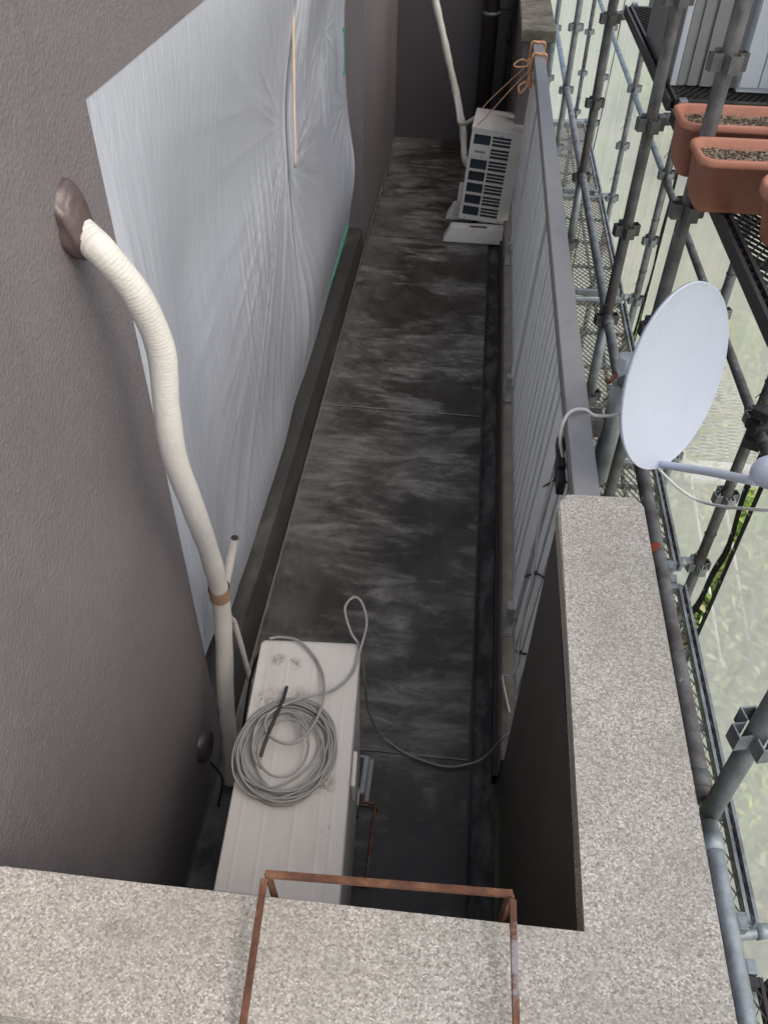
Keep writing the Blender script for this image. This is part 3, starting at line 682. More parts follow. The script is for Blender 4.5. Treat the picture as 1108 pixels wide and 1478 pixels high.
def trap(nm, par_):
    bm = bmesh.new(); a = [(-.235, -.06), (.225, -.06), (.225, .06), (-.235, .06)]; b = [(-.185, -.035), (.20, -.035), (.20, .045), (-.185, .045)]
    lo = [bm.verts.new((x, y, 0)) for x, y in a]; hi = [bm.verts.new((x, y, .10)) for x, y in b]
    bm.faces.new(lo[::-1]); bm.faces.new(hi)
    for i in range(4): bm.faces.new((lo[i], lo[(i + 1) % 4], hi[(i + 1) % 4], hi[i]))
    bmesh.ops.bevel(bm, geom=bm.edges[:], offset=.006, segments=2, affect='EDGES'); me = bpy.data.meshes.new(nm); bm.to_mesh(me); bm.free(); return link(nm, me, par_, M['ply'])
trap('block', fb); boxes('slot', [(-.055, .06, -.03, .0, .1005, .103)], M['stem'], fb)
copy_tree(fb, (.09, 5.87, 0), 'white trapezoid plastic block under the rear end of the far air conditioner')
# far pipe
fp = empty('wrapped_pipe', 'long white wrapped pipe hanging before the dark end wall to the far air conditioner', 'pipe', (-.1, 6.3, .3))
P = [(-.46, 6.75, 1.75), (-.38, 6.65, 1.38), (-.34, 6.6, 1.213), (-.277, 6.55, 1.035), (-.213, 6.5, .851), (-.146, 6.45, .662), (-.083, 6.35, .482), (-.062, 6.3, .365), (-.045, 6.22, .29), (-.012, 6.1, .285), (.02, 6.0, .29)]
tb('sleeve', P, lambda t, L: .0245 + .0016 * sin(L * 23) + .001 * sin(L * 61), M['tape2'], fp, 16, 10)
tb('branch_hose', [(-.150, 6.40, .66), (-.120, 6.33, .57), (-.101, 6.2, .543), (-.056, 6.1, .572), (.026, 6.0, .653), (.10, 5.93, .69), (.164, 5.9, .705), (.25, 5.83, .715), (.325, 5.75, .715)], .014, M['tape2'], fp, 12)

# rope
rp_ = empty('rope', 'orange rope tying the far air conditioner to the top rail with bows', 'rope', (.33, 5.5, 1.15))
tb('strand', [(.02, 5.62, .715), (.08, 5.55, .80), (.20, 5.45, .98), (.305, 5.36, 1.13)], .0035, M['rope'], rp_)
tb('strand', [(.045, 5.96, .715), (.10, 5.90, .80), (.22, 5.74, .97), (.305, 5.63, 1.09)], .0035, M['rope'], rp_)
for yy, ex_ in ((5.36, 0), (5.62, .01)):
    tb('wrap', [(.305, yy, 1.10), (.303, yy, 1.16), (.306, yy, 1.205), (.345, yy + .01, 1.207), (.382, yy + .01, 1.205), (.386, yy + .01, 1.16), (.384, yy, 1.10)], .006, M['rope'], rp_)
    tb('wrap', [(.307, yy - .02, 1.02), (.303, yy - .015, 1.08), (.306, yy - .015, 1.205), (.345, yy - .01, 1.207), (.382, yy - .01, 1.205), (.386, yy, 1.16), (.384, yy, 1.10)], .0045, M['rope'], rp_)
tb('bow', [(.305, 5.60, 1.10), (.26, 5.58, 1.12), (.22, 5.58, 1.10), (.215, 5.57, 1.085), (.25, 5.57, 1.08), (.30, 5.58, 1.09), (.315, 5.58, 1.13)], .005, M['rope'], rp_)
tb('bow', [(.31, 5.38, 1.06), (.27, 5.36, 1.05), (.245, 5.35, 1.03), (.26, 5.34, 1.00), (.30, 5.36, 1.04), (.33, 5.36, 1.06), (.345, 5.35, 1.0)], .006, M['rope'], rp_)
for k in range(6):
    s_ = random.uniform; tb('knot', [(.308 + s_(-.02, .02), 5.37 + s_(-.02, .02), 1.05 + s_(-.03, .03)) for _ in range(5)], .005, M['rope'], rp_)
    tb('knot', [(.306 + s_(-.012, .012), 5.60 + s_(-.02, .02), 1.09 + s_(-.04, .03)) for _ in range(4)], .005, M['rope'], rp_)

# ================================================================== SATELLITE DISH
dc = Vector((.5125, 1.648, 1.447)); dn = Vector((.683, -.709, .175)).normalized()
sd_ = empty('satellite_dish', 'pale satellite dish clamped outside the railing near the coping end', 'satellite dish', dc)
upv = (Vector((0, 0, 1)) - dn * dn.z).normalized(); rt = upv.cross(dn)
DM = Matrix((rt, upv, dn)).transposed().to_4x4()
ra, rb = .187, .224; V, F = [], []
prof = []
for k in range(15): t = k / 14; prof.append((t, -.036 + .036 * t * t))
prof += [(1.008, .001), (1.012, -.003), (1.008, -.008), (.99, -.008)]
for k in range(13, -1, -1): t = k / 14; prof.append((t * .99, -.044 + .036 * t * t))
seg = 72
for t, h in prof:
    for q in range(seg): a_ = 2 * pi * q / seg; V.append(DM @ Vector((ra * t * cos(a_), rb * t * sin(a_), h)))
for i in range(len(prof) - 1):
    for q in range(seg): A = i * seg + q; B = i * seg + (q + 1) % seg; F.append((A, B, B + seg, A + seg))
me = bpy.data.meshes.new('reflector'); me.from_pydata([tuple(v) for v in V], [], F); me.update(); link('reflector', me, sd_, M['dish'], True)
def dl(x, y, z): return DM @ Vector((x, y, z))
lnb = Vector((.632, 1.295, 1.475)) - dc
a0 = dl(-.01, -.225, -.02)
arm = catmull([a0 + Vector((0, .03, .0)), a0, a0 + (lnb - a0) * .16 + Vector((0, 0, -.006)), a0 + (lnb - a0) * .5 + Vector((0, 0, -.01)), lnb + Vector((-.02, .0, -.02))], 6)
tube('feed_arm', arm, .0095, M['dish'], sd_, 14)
lk = (dl(0, 0, -.02) - lnb).normalized(); LM = Matrix.Translation(lnb) @ lk.to_track_quat('Z', 'Y').to_matrix().to_4x4()
lathe('feed_horn', [(0, .030), (.024, .030), (.030, .024), (.031, .005), (.030, .002), (.029, -.004), (.020, -.03), (.018, -.06), (0, -.065)], M['dish'], sd_, 28, LM)
tb_ = [a0 + Vector((.0, .0, -.012)), a0 + Vector((.06, -.04, -.045)), a0 + Vector((.12, -.08, -.05)), lnb + Vector((.0, -.02, -.075)), lnb + Vector((.03, -.04, -.05))]
tube('feed_cable', catmull(tb_), .0035, M['wcable'], sd_, 8)
tube('connector', [tb_[-1], tb_[-1] + Vector((.03, -.015, .02))], .007, M['black'], sd_, 10)
mp = Vector((.452, 1.90, 0))
tube('mast', [mp - dc + Vector((0, 0, .93)), mp - dc + Vector((.01, .03, 1.33))], .027, M['galvb'], sd_, 20)
tube('mount_arm', [mp - dc + Vector((.005, .0, 1.27)), dl(0, -.02, -.062)], .018, M['galvd'], sd_, 14)
boxes('clamp', [(mp.x - dc.x - .10, mp.x - dc.x - .028, mp.y - dc.y - .03, mp.y - dc.y + .03, 1.10 - dc.z, 1.16 - dc.z)], M['galvd'], sd_, .004)
tube('clamp_bolt', catmull([mp - dc + Vector((-.035, .03, 1.25)), mp - dc + Vector((-.03, .0, 1.27)), mp - dc + Vector((.0, .04, 1.29)), mp - dc + Vector((.05, .04, 1.29))]), .006, M['rust'], sd_, 8)

# ================================================================== SCAFFOLD
IX, OX = .72, 1.28; frames = [1.07, 2.80, 3.66, 5.47, 7.33, 9.35]; DZ, DU = -.35, 1.45
JZ = [-1.77, -1.32, -.87, -.42, .03, .48, .93, 1.38, 1.83, 2.28, 2.73, 3.18]
def post_thing(label, mt_, z0, z1, group):
    t = empty('scaffold_post', label, 'scaffold post', (0, 0, 0), group)
    n = 14; tube('tube', [(0, 0, z0 + (z1 - z0) * i / n) for i in range(n + 1)], .0243, mt_, t, 20)
    return t
def pocket_mesh(m_):
    bm = bmesh.new()
    for r in range(4):
        Rm = Matrix.Rotation(r * pi / 2, 4, 'Z')
        # an open U-shaped wedge pocket
        box_bm(bm, -.019, -.015, .0246, .052, -.025, .025, Rm); box_bm(bm, .015, .019, .0246, .052, -.025, .025, Rm); box_bm(bm, -.019, .019, .0521, .056, -.025, .025, Rm)
    me = bpy.data.meshes.new('wedge_pocket'); bm.to_mesh(me); bm.free(); me.materials.append(m_); return me
pmG, pmD = pocket_mesh(M['galv']), pocket_mesh(M['galvd'])
def put_pockets(t, zs, me, rz=.25):
    for z in zs:
        o = link('wedge_pocket', me, t); o.location = (0, 0, z); o.rotation_euler = (0, 0, rz)
def put_joint(t, zs, m_):
    for z in zs: tube('spigot', [(0, 0, z - .03), (0, 0, z + .035)], .0268, m_, t, 20)
G1 = 'inner row of scaffold posts beside the railing'; G2 = 'outer row of scaffold posts against the debris net'
lab1 = ['galvanised inner post nearest the camera, in the lower right past the pebbly coping', 'weathered inner scaffold post crossing in front of the rear planter', 'dark weathered inner scaffold post left of the planters running down behind the dish', 'inner scaffold post third from the planters with rust brown lower half', 'slender inner scaffold post beside the far parapet stub', 'farthest inner scaffold post at the top of the picture']
lab2 = ['outer scaffold post nearest the camera', 'outer post at the open slit in the net, below the dish feed horn', 'outer scaffold post just right of the satellite dish top', 'outer scaffold post with tie wires left of the front planter', 'outer scaffold post with tie wires directly above the dish', 'farthest outer scaffold post near the top of the picture']
for i, y in enumerate(frames):
    z0 = .555 if i == 0 else -3.3
    mt_ = (M['galv'], M['galvd'], M['galvd'], M['galvd'], M['galv'], M['galv'])[i]
    t = post_thing(lab1[i], mt_, z0, 3.4, G1); t.location = (IX + (.01, .013, 0, 0, 0, 0)[i], y, 0)
    put_pockets(t, [z for z in JZ if z > z0 + .1], pmG if mt_ == M['galv'] else pmD); put_joint(t, [z + .0 for z in (.48 + .0, ) if z > z0 + .01], M['blackm'] if i in (2, 3, 4) else M['galvd'])
    if i == 0:
        for nm, q in (('paint_mark', (-.02, -.01)), ): 
            lathe('paint_mark', [(0, .0252), (.010, .0252), (.014, .0246)], M['wpaint'], t, 12, Matrix.Translation((0, 0, .55)) @ Matrix.Rotation(radians(150), 4, 'Z') @ Matrix.Rotation(radians(90), 4, 'Y'))
    if i in (2, 3):
        tube('pale_sleeve', [(0, 0, .47), (0, 0, .03)], .0252, M['galvb'], t, 20); put_joint(t, [.0], M['galvb'])
for i, y in enumerate(frames + [11.2]):
    if i == 0: continue
    t = post_thing(lab2[i] if i < 6 else 'outer scaffold post beyond all the others at the top edge', M['galvd'] if i in (1, 6) else M['galv'], -3.3, 3.4, G2); t.location = (OX, y + .13, 0)
    put_pockets(t, JZ, pmG, .25)
    # tie wires
    for k in range(7):
        z = -1.6 + k * .45 + random.uniform(-.05, .05); a0_ = random.uniform(0, 6)
        pts = [Vector((.027 * cos(a), .027 * sin(a), z + .004 * a)) for a in [q * pi / 6 for q in range(13)]] + [Vector((-.03 - random.random() * .03, -.03, z - .05 - random.random() * .06))]
        tube('tie_wire', pts, .0022, M['blackm'], t, 5)

# horizontal tubes
def pipe_thing(label, p, q, m_, name='scaffold_tube', r=.0243, group=None, extra=None):
    t = empty(name, label, 'scaffold tube', p, group); d = Vector(q) - Vector(p); n = 12
    tube('tube', [d * (k / n) for k in range(n + 1)], r, m_, t, 16)
    e = d.normalized()
    tube('end_fitting', [e * .028, e * .075], r * 1.18, m_, t, 12); tube('end_fitting', [d - e * .075, d - e * .028], r * 1.18, m_, t, 12)
    return t
GH = 'inner handrail tubes of the scaffold'
ys = [-.7] + frames
hl = ['pale galvanised handrail tube along the lower right of the coping', 'dark speckled handrail tube with orange paint marks along the coping', 'short handrail tube hidden behind the dish edge', 'handrail tube ending at the rust brown joint above the dish', 'handrail tube between the second and third joints above the dish', 'farthest handrail tube beside the far parapet']
for k in range(6):
    t = pipe_thing(hl[k], (IX, ys[k] + .03, .575 if k < 2 else .5), (IX, ys[k + 1] - .03, .575 if k < 2 else .5), [M['galvb'], M['galvd'], M['galv'], M['galv'], M['galv'], M['galv']][k], group=GH, r=.0225 if k > 1 else .0243)
    if k == 1:
        for yy, dz in ((1.38, 0), (.88, 0)):
            lathe('paint_mark', [(0, .0256), (.016, .0254), (.02, .0245)], M['red'], t, 14, Matrix.Translation((0, yy, 0)) @ Matrix.Rotation(radians(-75), 4, 'Y') @ Matrix.Scale(2.2, 4, (0, 1, 0)) if 0 else Matrix.Translation((0, yy, 0)) @ Matrix.Rotation(radians(-35), 4, 'Y'))
GO = 'outer handrail tubes of the scaffold'
for k, nm in enumerate(['outer handrail tube right of the dish running to the black clamps', 'short outer handrail tube behind the front planter corner', 'slanting looking outer handrail tube left of the planters', 'outer handrail tube at the upper middle of the scaffold', 'farthest outer handrail tube']):
    pipe_thing(nm, (OX, frames[k + 1] + .16, .45), (OX, ([*frames, 11.2])[k + 2] + .10, .45), M['galvd'] if k < 2 else M['galv'], r=.0215, group=GO)
pipe_thing('outer handrail tube running out of the right edge of the picture', (OX, -.5, .45), (OX, 2.85, .45), M['galvd'], r=.0215, group=GO)
# clamp cluster where the near handrail meets the slit post
cl = empty('tube_clamp', 'dark clamp cluster on the post right of the dish', 'clamp', (OX, 2.88, .47))
for dz, a_ in ((.0, .3), (-.075, 1.1), (.07, .8)):
    boxes('jaw', [(-.045, .045, -.038, .038, dz - .022, dz + .022)], M['blackm'], cl, .006, mtx=Matrix.Rotation(a_, 4, 'Z')); tube('bolt', [Vector((.03, -.03, dz)), Vector((.075, -.05, dz))], .007, M['rust'], cl, 8)
# transoms
for k, y in enumerate(frames):
    for zz, nm in ((DZ - .055, 'lower'), (DU - .06, 'upper')):
        if nm == 'upper' and k in (0, 4, 5): continue
        place = ['in the bottom right corner', 'just right of the coping', 'hidden behind the dish', 'crossing left of the dish top', 'beside the middle of the top rail', 'far up beside the rail end'][k]
        pipe_thing('%s cross tube of the scaffold %s' % (nm, place), (IX + .03, y + .03, zz), (OX - .03, y + .14, zz), M['galvb'] if k in (0, 3) else M['galv'], r=.0215, group=nm + ' cross tubes carrying the decks')
pipe_thing('second pale cross tube in the bottom right corner', (IX + .03, .98, DZ - .12), (OX + .1, 1.02, DZ - .12), M['galvb'], r=.0243)

# decks of expanded metal
def deck(label, x0, x1, y0, y1, z, m_mesh, m_fr, group, px=.034, py=.062, th=.0035):
    t = empty('deck_plank', label, 'scaffold deck', (x0, y0, z), group); W, Ln = x1 - x0, y1 - y0
    V, F = [], []
    def strip(p, q):
        p, q = Vector(p), Vector(q); d = (q - p); s = Vector((-d.y, d.x, 0)).normalized() * th / 2; b = len(V)
        for a in (p, q):
            V.append(a + s + Vector((0, 0, .002))); V.append(a - s + Vector((0, 0, -.003)))
            V.append(a - s * .2 + Vector((0, 0, .006)))
        F.extend([(b, b + 1, b + 4, b + 3), (b + 1, b + 2, b + 5, b + 4), (b + 2, b, b + 3, b + 5)])
    slope = py / px
    for sg in (1, -1):
        k = -int(W * slope / py) - 2
        while k * py < Ln + W * slope:
            # line y = k*py + sg*slope*x  (shifted so that the two families cross in diamonds)
            c_ = k * py if sg > 0 else k * py
            def Y(x): return c_ + sg * slope * x
            xa, xb = 0, W
            ya, yb = Y(xa), Y(xb)
            def clip(v): return (v - c_) / (sg * slope)
            if ya < 0: xa = clip(0)
            if ya > Ln: xa = clip(Ln)
            if yb < 0: xb = clip(0)
            if yb > Ln: xb = clip(Ln)
            if 0 <= xa < xb <= W + 1e-6 and -1e-4 <= Y(xa) <= Ln + 1e-4: strip((xa, Y(xa), .0 + .001 * sg), (xb, Y(xb), .001 * sg))
            k += 1
    me = bpy.data.meshes.new('mesh'); me.from_pydata([tuple(v) for v in V], [], F); me.update(); link('mesh', me, t, m_mesh)
    for xx in (-.008, W - .032): boxes('side_rail', [(xx, xx + .012, 0, Ln, -.035, .010), (xx + .028, xx + .040, 0, Ln, -.035, .010), (xx + .012, xx + .028, 0, Ln, -.035, -.028)], m_fr, t)
    for yy in (0.0, Ln - .03): boxes('end_rail', [(.032, W - .032, yy, yy + .03, -.035, .008)], m_fr, t)
    for q in range(1, 4): boxes('cross_bar', [(.032, W - .032, Ln * q / 4 - .012, Ln * q / 4 + .012, -.03, -.012)], m_fr, t)
    boxes('centre_rib', [(W * .5 - .008, W * .5 + .008, .03, Ln - .03, -.03, -.006)], m_fr, t)
    for xx in (.05, W - .05):
        for yy in (-.03, Ln + .005): boxes('hook', [(xx - .016, xx + .016, yy, yy + .045, -.03, .016)], M['galvb'], t, .003)
    return t
GD = 'lower expanded metal scaffold decks'
DX0, DX1 = .76, 1.165
for k, (a_, b_) in enumerate(((-.70, 1.03), (1.20, 2.72), (2.84, 3.62), (3.74, 5.42), (5.54, 7.28), (7.40, 9.2))):
    deck(['mesh deck at the bottom right corner beyond the near ledger', 'long mesh deck beside the outer edge of the pebbly coping', 'short mesh deck below the satellite dish', 'mesh deck left of the satellite dish beside the top rail', 'mesh deck beside the middle of the top rail', 'farthest mesh deck beside the far parapet'][k], DX0, DX1, a_, b_, DZ, M['mesh'], M['galv'] if k == 1 else M['blackm'] if k == 0 else M['galv'], GD, px=.034 if k < 4 else .04)
GU = 'upper expanded metal scaffold decks'
deck('upper dark mesh deck under the planters', .785, 1.245, 1.88, 3.60, DU, M['meshd'], M['blackm'], GU, px=.03, py=.05)
deck('upper dark mesh deck beside the ribbed grey cabinet', .79, 1.25, 3.72, 5.42, DU, M['meshd'], M['blackm'], GU, px=.03, py=.05)

# debris seen on the nearest lower deck
dz_ = boxes('work_bag', [(.80, 1.12, .1, .62, DZ - .9, DZ - .55)], M['blackm'], None, .06, seg=3); tagset(dz_, 'dark crumpled bundle lying under the bottom right mesh deck', 'bundle')

# pale lower platform seen through the net
lp = empty('lower_platform', 'pale scaffold platform seen blurred through the net behind the dish', 'scaffold deck', (1.75, 4.6, -1.45))
lpd = [(0, .58, k * .0, 0, 0, 0) for k in ()]
boxes('beam', [(0.05, .75, .42, .50, -.04, .0)], M['ply'], lp); boxes('beam', [(0.05, .75, .30, .36, -.06, -.03)], M['ply'], lp); boxes('board', [(0.05, .72, .37, .41, -.05, -.01)], M['pale'], lp)
boxes('side_rail', [(.68, .71, .5, 2.6, -.04, .01)], M['ply'], lp); boxes('side_rail', [(0.05, .08, .5, 2.6, -.04, .01)], M['ply'], lp)
V, F = [], []
for k in range(44):
    yy = .5 + k * .047
    b = len(V); V += [(0.08, yy, 0), (.68, yy + .12, 0), (.68, yy + .128, 0), (.08, yy + .008, 0)]; F.append((b, b + 1, b + 2, b + 3))
    b = len(V); V += [(0.08, yy + .12, .002), (.68, yy, .002), (.68, yy + .008, .002), (.08, yy + .128, .002)]; F.append((b, b + 1, b + 2, b + 3))
me = bpy.data.meshes.new('mesh'); me.from_pydata(V, [], F); me.update(); link('mesh', me, lp, M['ply'])
for x_ in (.08, .3): tube('brace', [(x_, .3, 0), (x_ + .25, -.9, -.8)], .012, M['ply'], lp, 8)

# ------------------------------------------------------------------ nets
def net(label, y0, y1, x, group, hem0=False, hem1=False, z0=-3.1, z1=3.4):
    t = empty('debris_net', label, 'net', (x, y0, 0), group)
    ny, nz = int((y1 - y0) * 26) + 2, 90; V, F = [], []
    def P_(i, j):
        yy = (y1 - y0) * i / ny; z = z0 + (z1 - z0) * j / nz
        xx = .035 * noise.noise(Vector(((yy + y0) * 1.6, z * .5, 2))) + .014 * noise.noise(Vector(((yy + y0) * 7, z * .8, 5))) + .03 * sin(pi * i / ny)
        sh_ = 0
        if hem0: sh_ = (.03 * sin(z * 5.0) + .015 * sin(z * 13 + 1) + (.05 if z < -.3 else .0) * min(1, (-.3 - z))) * (1 - i / ny) ** 3
        return (xx, yy + sh_, z)
    for j in range(nz + 1):
        for i in range(ny + 1): V.append(P_(i, j))
    for j in range(nz):
        for i in range(ny): q = j * (ny + 1) + i; F.append((q, q + 1, q + ny + 2, q + ny + 1))
    me = bpy.data.meshes.new('fabric'); me.from_pydata(V, [], F); me.update(); link('fabric', me, t, M['net'], True)
    for hem, i0, sg in ((hem0, 0, -1), (hem1, ny, 1)):
        if not hem: continue
        V, F = [], []
        for j in range(nz + 1):
            p = P_(i0, j); V.append((p[0], p[1], p[2])); V.append((p[0] + .004, p[1] + sg * .052, p[2]))
        for j in range(nz): F.append((2 * j, 2 * j + 1, 2 * j + 3, 2 * j + 2))
        me = bpy.data.meshes.new('hem'); me.from_pydata(V, [], F); me.update(); h = link('hem', me, t, M['hem'], True)
        for j in range(2, nz, 3):
            p = P_(i0, j); lathe('eyelet', [(.0035, 0), (.0065, .0015), (.007, 0)], M['wpaint'], h, 10, Matrix.Translation((p[0] - .003, p[1] + sg * .02, p[2])) @ Matrix.Rotation(radians(-90), 4, 'Y'))
    return t
GN = 'grey debris net sheets'
net('near debris net sheet, its black hem edging the slit of bright leaves', -2.5, 2.93 - .2 + .02, 1.345, GN, False, True)
net('debris net sheet behind the satellite dish', 2.93, 5.57, 1.345, GN, True, True)
net('debris net sheet in the middle distance behind the scaffold', 5.66, 9.46, 1.345, GN, True, True)
net('farthest debris net sheet at the top of the picture', 9.52, 28, 1.345, GN, True, False)

# ------------------------------------------------------------------ planters and pot on upper deck
def planter(label, loc, Lx, Wy, Hh, soilz=.035, rz=0):
    t = empty('planter', label, 'planter', loc, 'terracotta plastic planters', rz)
    def ring(hx, hy, r, z, n=7):
        pts = []
        for cx, cy, a0_ in ((hx - r, hy - r, 0), (-hx + r, hy - r, 90), (-hx + r, -hy + r, 180), (hx - r, -hy + r, 270)):
            for k in range(n + 1): a_ = radians(a0_ + 90 * k / n); pts.append((cx + r * cos(a_), cy + r * sin(a_), z))
        return pts
    hx, hy = Lx / 2, Wy / 2
    rings = [ring(hx - .034, hy - .030, .03, 0), ring(hx - .030, hy - .026, .034, .004), ring(hx - .028, hy - .024, .034, .022), ring(hx - .022, hy - .018, .036, .024), ring(hx - .012, hy - .010, .04, Hh - .022),
             ring(hx - .004, hy - .002, .045, Hh - .024), ring(hx, hy, .048, Hh - .018), ring(hx, hy, .048, Hh - .004), ring(hx - .004, hy - .004, .046, Hh), ring(hx - .014, hy - .014, .04, Hh), ring(hx - .018, hy - .018, .037, Hh - .004), ring(hx - .022, hy - .022, .034, Hh - .06), ring(hx - .03, hy - .03, .03, .02)]
    V = [p for r_ in rings for p in r_]; n = len(rings[0]); F = []
    for i in range(len(rings) - 1):
        for k in range(n): a_ = i * n + k; b_ = i * n + (k + 1) % n; F.append((a_, b_, b_ + n, a_ + n))
    F.append(list(range(n))[::-1])
    me = bpy.data.meshes.new('tub'); me.from_pydata(V, [], F); me.update(); link('tub', me, t, M['planter'], True)
    # soil: lumpy
    V, F = [], []; nx, ny = 60, 20
    for j in range(ny + 1):
        for i in range(nx + 1):
            x, y = (-1 + 2 * i / nx) * (hx - .022), (-1 + 2 * j / ny) * (hy - .022)
            V.append((x, y, Hh - soilz + .007 * noise.noise(Vector((x * 45, y * 45, loc[1]))) + .012 * noise.noise(Vector((x * 9, y * 9, loc[1])))))
    for j in range(ny):
        for i in range(nx): q = j * (nx + 1) + i; F.append((q, q + 1, q + nx + 2, q + nx + 1))
    me = bpy.data.meshes.new('soil'); me.from_pydata(V, [], F); me.update(); link('soil', me, t, M['soil'])
    V, F = [], []
    for k in range(260):
        x, y = random.uniform(-hx + .03, hx - .03), random.uniform(-hy + .03, hy - .03); z = Hh - soilz + .004 + .008 * random.random(); a_ = random.uniform(0, 6); l = random.uniform(.004, .014)
        b = len(V); d = Vector((cos(a_), sin(a_), random.uniform(-.2, .6))) * l; s = Vector((-sin(a_), cos(a_), 0)) * .0014
        p = Vector((x, y, z)); V += [tuple(p - d + s), tuple(p - d - s), tuple(p + d - s), tuple(p + d + s)]; F.append((b, b + 1, b + 2, b + 3))
    me = bpy.data.meshes.new('dry_litter'); me.from_pydata(V, [], F); me.update(); o = link('dry_litter', me, t, simpleM['litter']); o['kind'] = 'stuff'
    return t
simpleM = {'litter': simple('dry_litter', (.36, .30, .20), .9)}
planter('front rectangular terracotta planter of bare soil on the upper deck', (.940, 2.665, DU + .012), .54, .212, .165, .030, radians(1.5))
planter('rear rectangular terracotta planter with dry pale soil, post crossing in front of it', (.970, 2.955, DU + .012), .62, .225, .175, .030, radians(1))
rpt = empty('flower_pot', 'round terracotta pot cut by the right edge, in front of the planters', 'flower pot', (.935, 2.40, DU + .012))
lathe('pot', [(0, 0), (.075, 0), (.08, .01), (.105, .125), (.116, .128), (.121, .135), (.121, .158), (.116, .165), (.108, .165), (.102, .155), (.098, .1), (.09, .1)], M['planter'], rpt, 48)
lathe('soil', [(0, .135), (.05, .133), (.099, .128)], M['soil'], rpt, 32)

# ------------------------------------------------------------------ cabinet and locker on the deck
cb = empty('ribbed_cabinet', 'ribbed grey metal cabinet standing on the upper deck at the top right', 'cabinet', (.82, 3.92, DU + .012))
boxes('side_panel', [(0, .006, .005, .85, 0, 1.7)], M['shedd'], cb, .001)
boxes('corner_post', [(-.006, .018, -.012, .004, 0, 1.7)], M['white'], cb, .003)
x = .019; k = 0
while x < .255:
    wv = (.030, .014, .040, .012, .050, .020, .034, .016)[k % 8]; d = (0, .012, .004, .016)[k % 4]
    boxes('rib', [(x, x + wv - .0008, -.012 + d, .004 + d, .002, 1.7)], M['shed'], cb, .002); x += wv; k += 1
lk_ = empty('white_locker', 'bluish white panelled locker at the top right corner behind the planters', 'locker', (1.078, 3.86, DU + .012))
boxes('body', [(0, .24, .0, .8, 0, 1.75)], M['white'], lk_, .003)
for xx in (.004, .084, .164): boxes('door_panel', [(xx, xx + .074, -.010, -.001, .02, .40)], M['white'], lk_, .002)
boxes('top_rail', [(0, .24, -.014, -.001, .43, .47)], M['white'], lk_, .002)
boxes('door_panel', [(.004, .238, -.010, -.001, .49, 1.7)], M['white'], lk_, .002)

# ------------------------------------------------------------------ terrain, vegetation
gr = bpy.data.meshes.new('ground'); gr.from_pydata([(-60, -60, -3.3), (120, -60, -3.3), (120, 160, -3.3), (-60, 160, -3.3)], [], [(0, 1, 2, 3)]); gr.update(); g = link('ground', gr, None, M['ground']); g['kind'] = 'structure'
rnd = random.Random(11)
def leaf_quads(V, F, p, l, wd, tilt=.6):
    a_ = rnd.uniform(0, 2 * pi); e_ = rnd.uniform(-tilt, tilt); d = Vector((cos(a_) * cos(e_), sin(a_) * cos(e_), sin(e_))); s = d.cross(Vector((rnd.uniform(-.5, .5), rnd.uniform(-.5, .5), 1))).normalized() * wd
    b = len(V); V += [tuple(p), tuple(p + d * l * .45 + s), tuple(p + d * l - Vector((0, 0, l * .15))), tuple(p + d * l * .45 - s)]; F.append((b, b + 1, b + 2, b + 3))
def shrub_mesh(n, R_, H_, l):
    V, F = [], []; lobes = [(Vector((rnd.uniform(-R_, R_) * .6, rnd.uniform(-R_, R_) * .6, rnd.uniform(.3, .85) * H_)), rnd.uniform(.3, .6) * R_) for _ in range(9)]
    for k in range(n):
        c_, r_ = rnd.choice(lobes); v = Vector((rnd.gauss(0, 1), rnd.gauss(0, 1), rnd.gauss(0, .8))).normalized() * r_ * rnd.uniform(.55, 1.08)
        leaf_quads(V, F, c_ + v, l * rnd.uniform(.6, 1.3), l * .22)
    me = bpy.data.meshes.new('foliage'); me.from_pydata(V, [], F); me.update(); return me
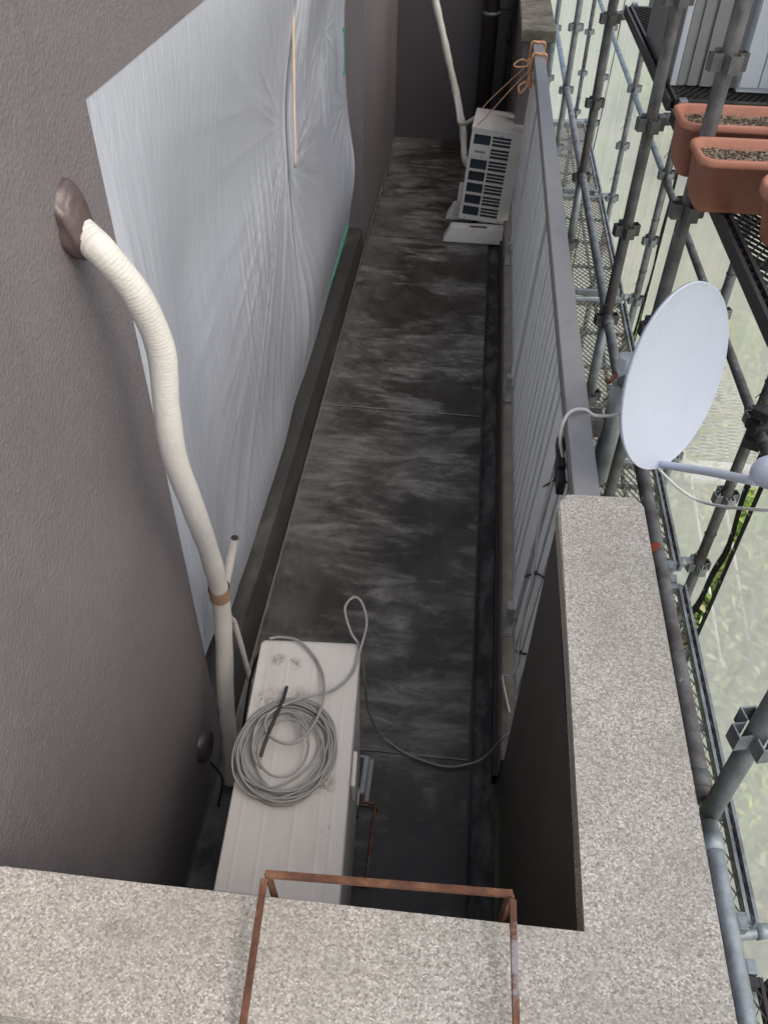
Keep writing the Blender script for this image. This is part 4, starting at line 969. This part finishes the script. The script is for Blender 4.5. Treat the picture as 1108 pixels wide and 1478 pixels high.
smesh = [shrub_mesh(5200, 1.0, 1.5, .085), shrub_mesh(4800, .9, 1.2, .095), shrub_mesh(6200, 1.3, 2.0, .09)]
for m_, k in zip(smesh, (M['leaf'], M['leafb'], M['leaf'])): m_.materials.append(k)
stemme = None
GS = 'leafy shrubs on the ground beyond the net'
spots = []
for k in range(46):
    y_ = rnd.uniform(-2, 34); x_ = rnd.uniform(2.4, 5.5) + max(0, y_) * rnd.uniform(.0, .45); spots.append((x_, y_))
spots += [(2.7, 3.0), (2.6, 4.2), (2.9, 1.6), (3.2, 5.4), (2.8, 7.2), (3.0, 0.2), (2.9, 9.5)]
def shrub_tube(par_):
    V, F = [], []
    for q in range(5):
        a_ = q * 1.3; tube_into(V, F, [(0, 0, -.1), (.25 * cos(a_), .25 * sin(a_), .5), (.6 * cos(a_), .6 * sin(a_), 1.1)], .018, 5)
    me = bpy.data.meshes.new('stem'); me.from_pydata([tuple(v) for v in V], [], F); me.update(); me.materials.append(M['stem']); return me
sme = shrub_tube(None)
for k, (x_, y_) in enumerate(spots):
    near_ = y_ < 10
    t = empty('shrub', 'leafy green shrub on the ground seen hazily through the debris net', 'shrub', (x_, y_, -3.3), GS, rnd.uniform(0, 6))
    s_ = rnd.uniform(.75, 1.15); t.scale = (s_, s_, s_ * rnd.uniform(.7, 1))
    link('foliage', smesh[k % 3], t); link('stem', sme, t)
V, F = [], []
for k in range(60000):
    y_ = -3 + 40 * rnd.random() ** 1.4; x_ = 1.3 + rnd.random() * (4 + max(0, y_) * .8)
    if noise.noise(Vector((x_ * .7, y_ * .5, 3))) < -.12: continue
    leaf_quads(V, F, Vector((x_, y_, -3.3 + rnd.random() * .35)), rnd.uniform(.08, .2), .022, 1.2)
me = bpy.data.meshes.new('ground_cover'); me.from_pydata(V, [], F); me.update(); o = link('ground_cover', me, None, M['leaf']); o['kind'] = 'stuff'; o['label'] = 'weeds and grass covering the ground beyond the net'

# near side terrace floor under the camera
nf = boxes('near_terrace', [(-.668, .46, -1.5, .290, -.2, .02)], M['floor']); tagset(nf, kind='structure')
nf.location.z = .0
S.render.engine = 'CYCLES'
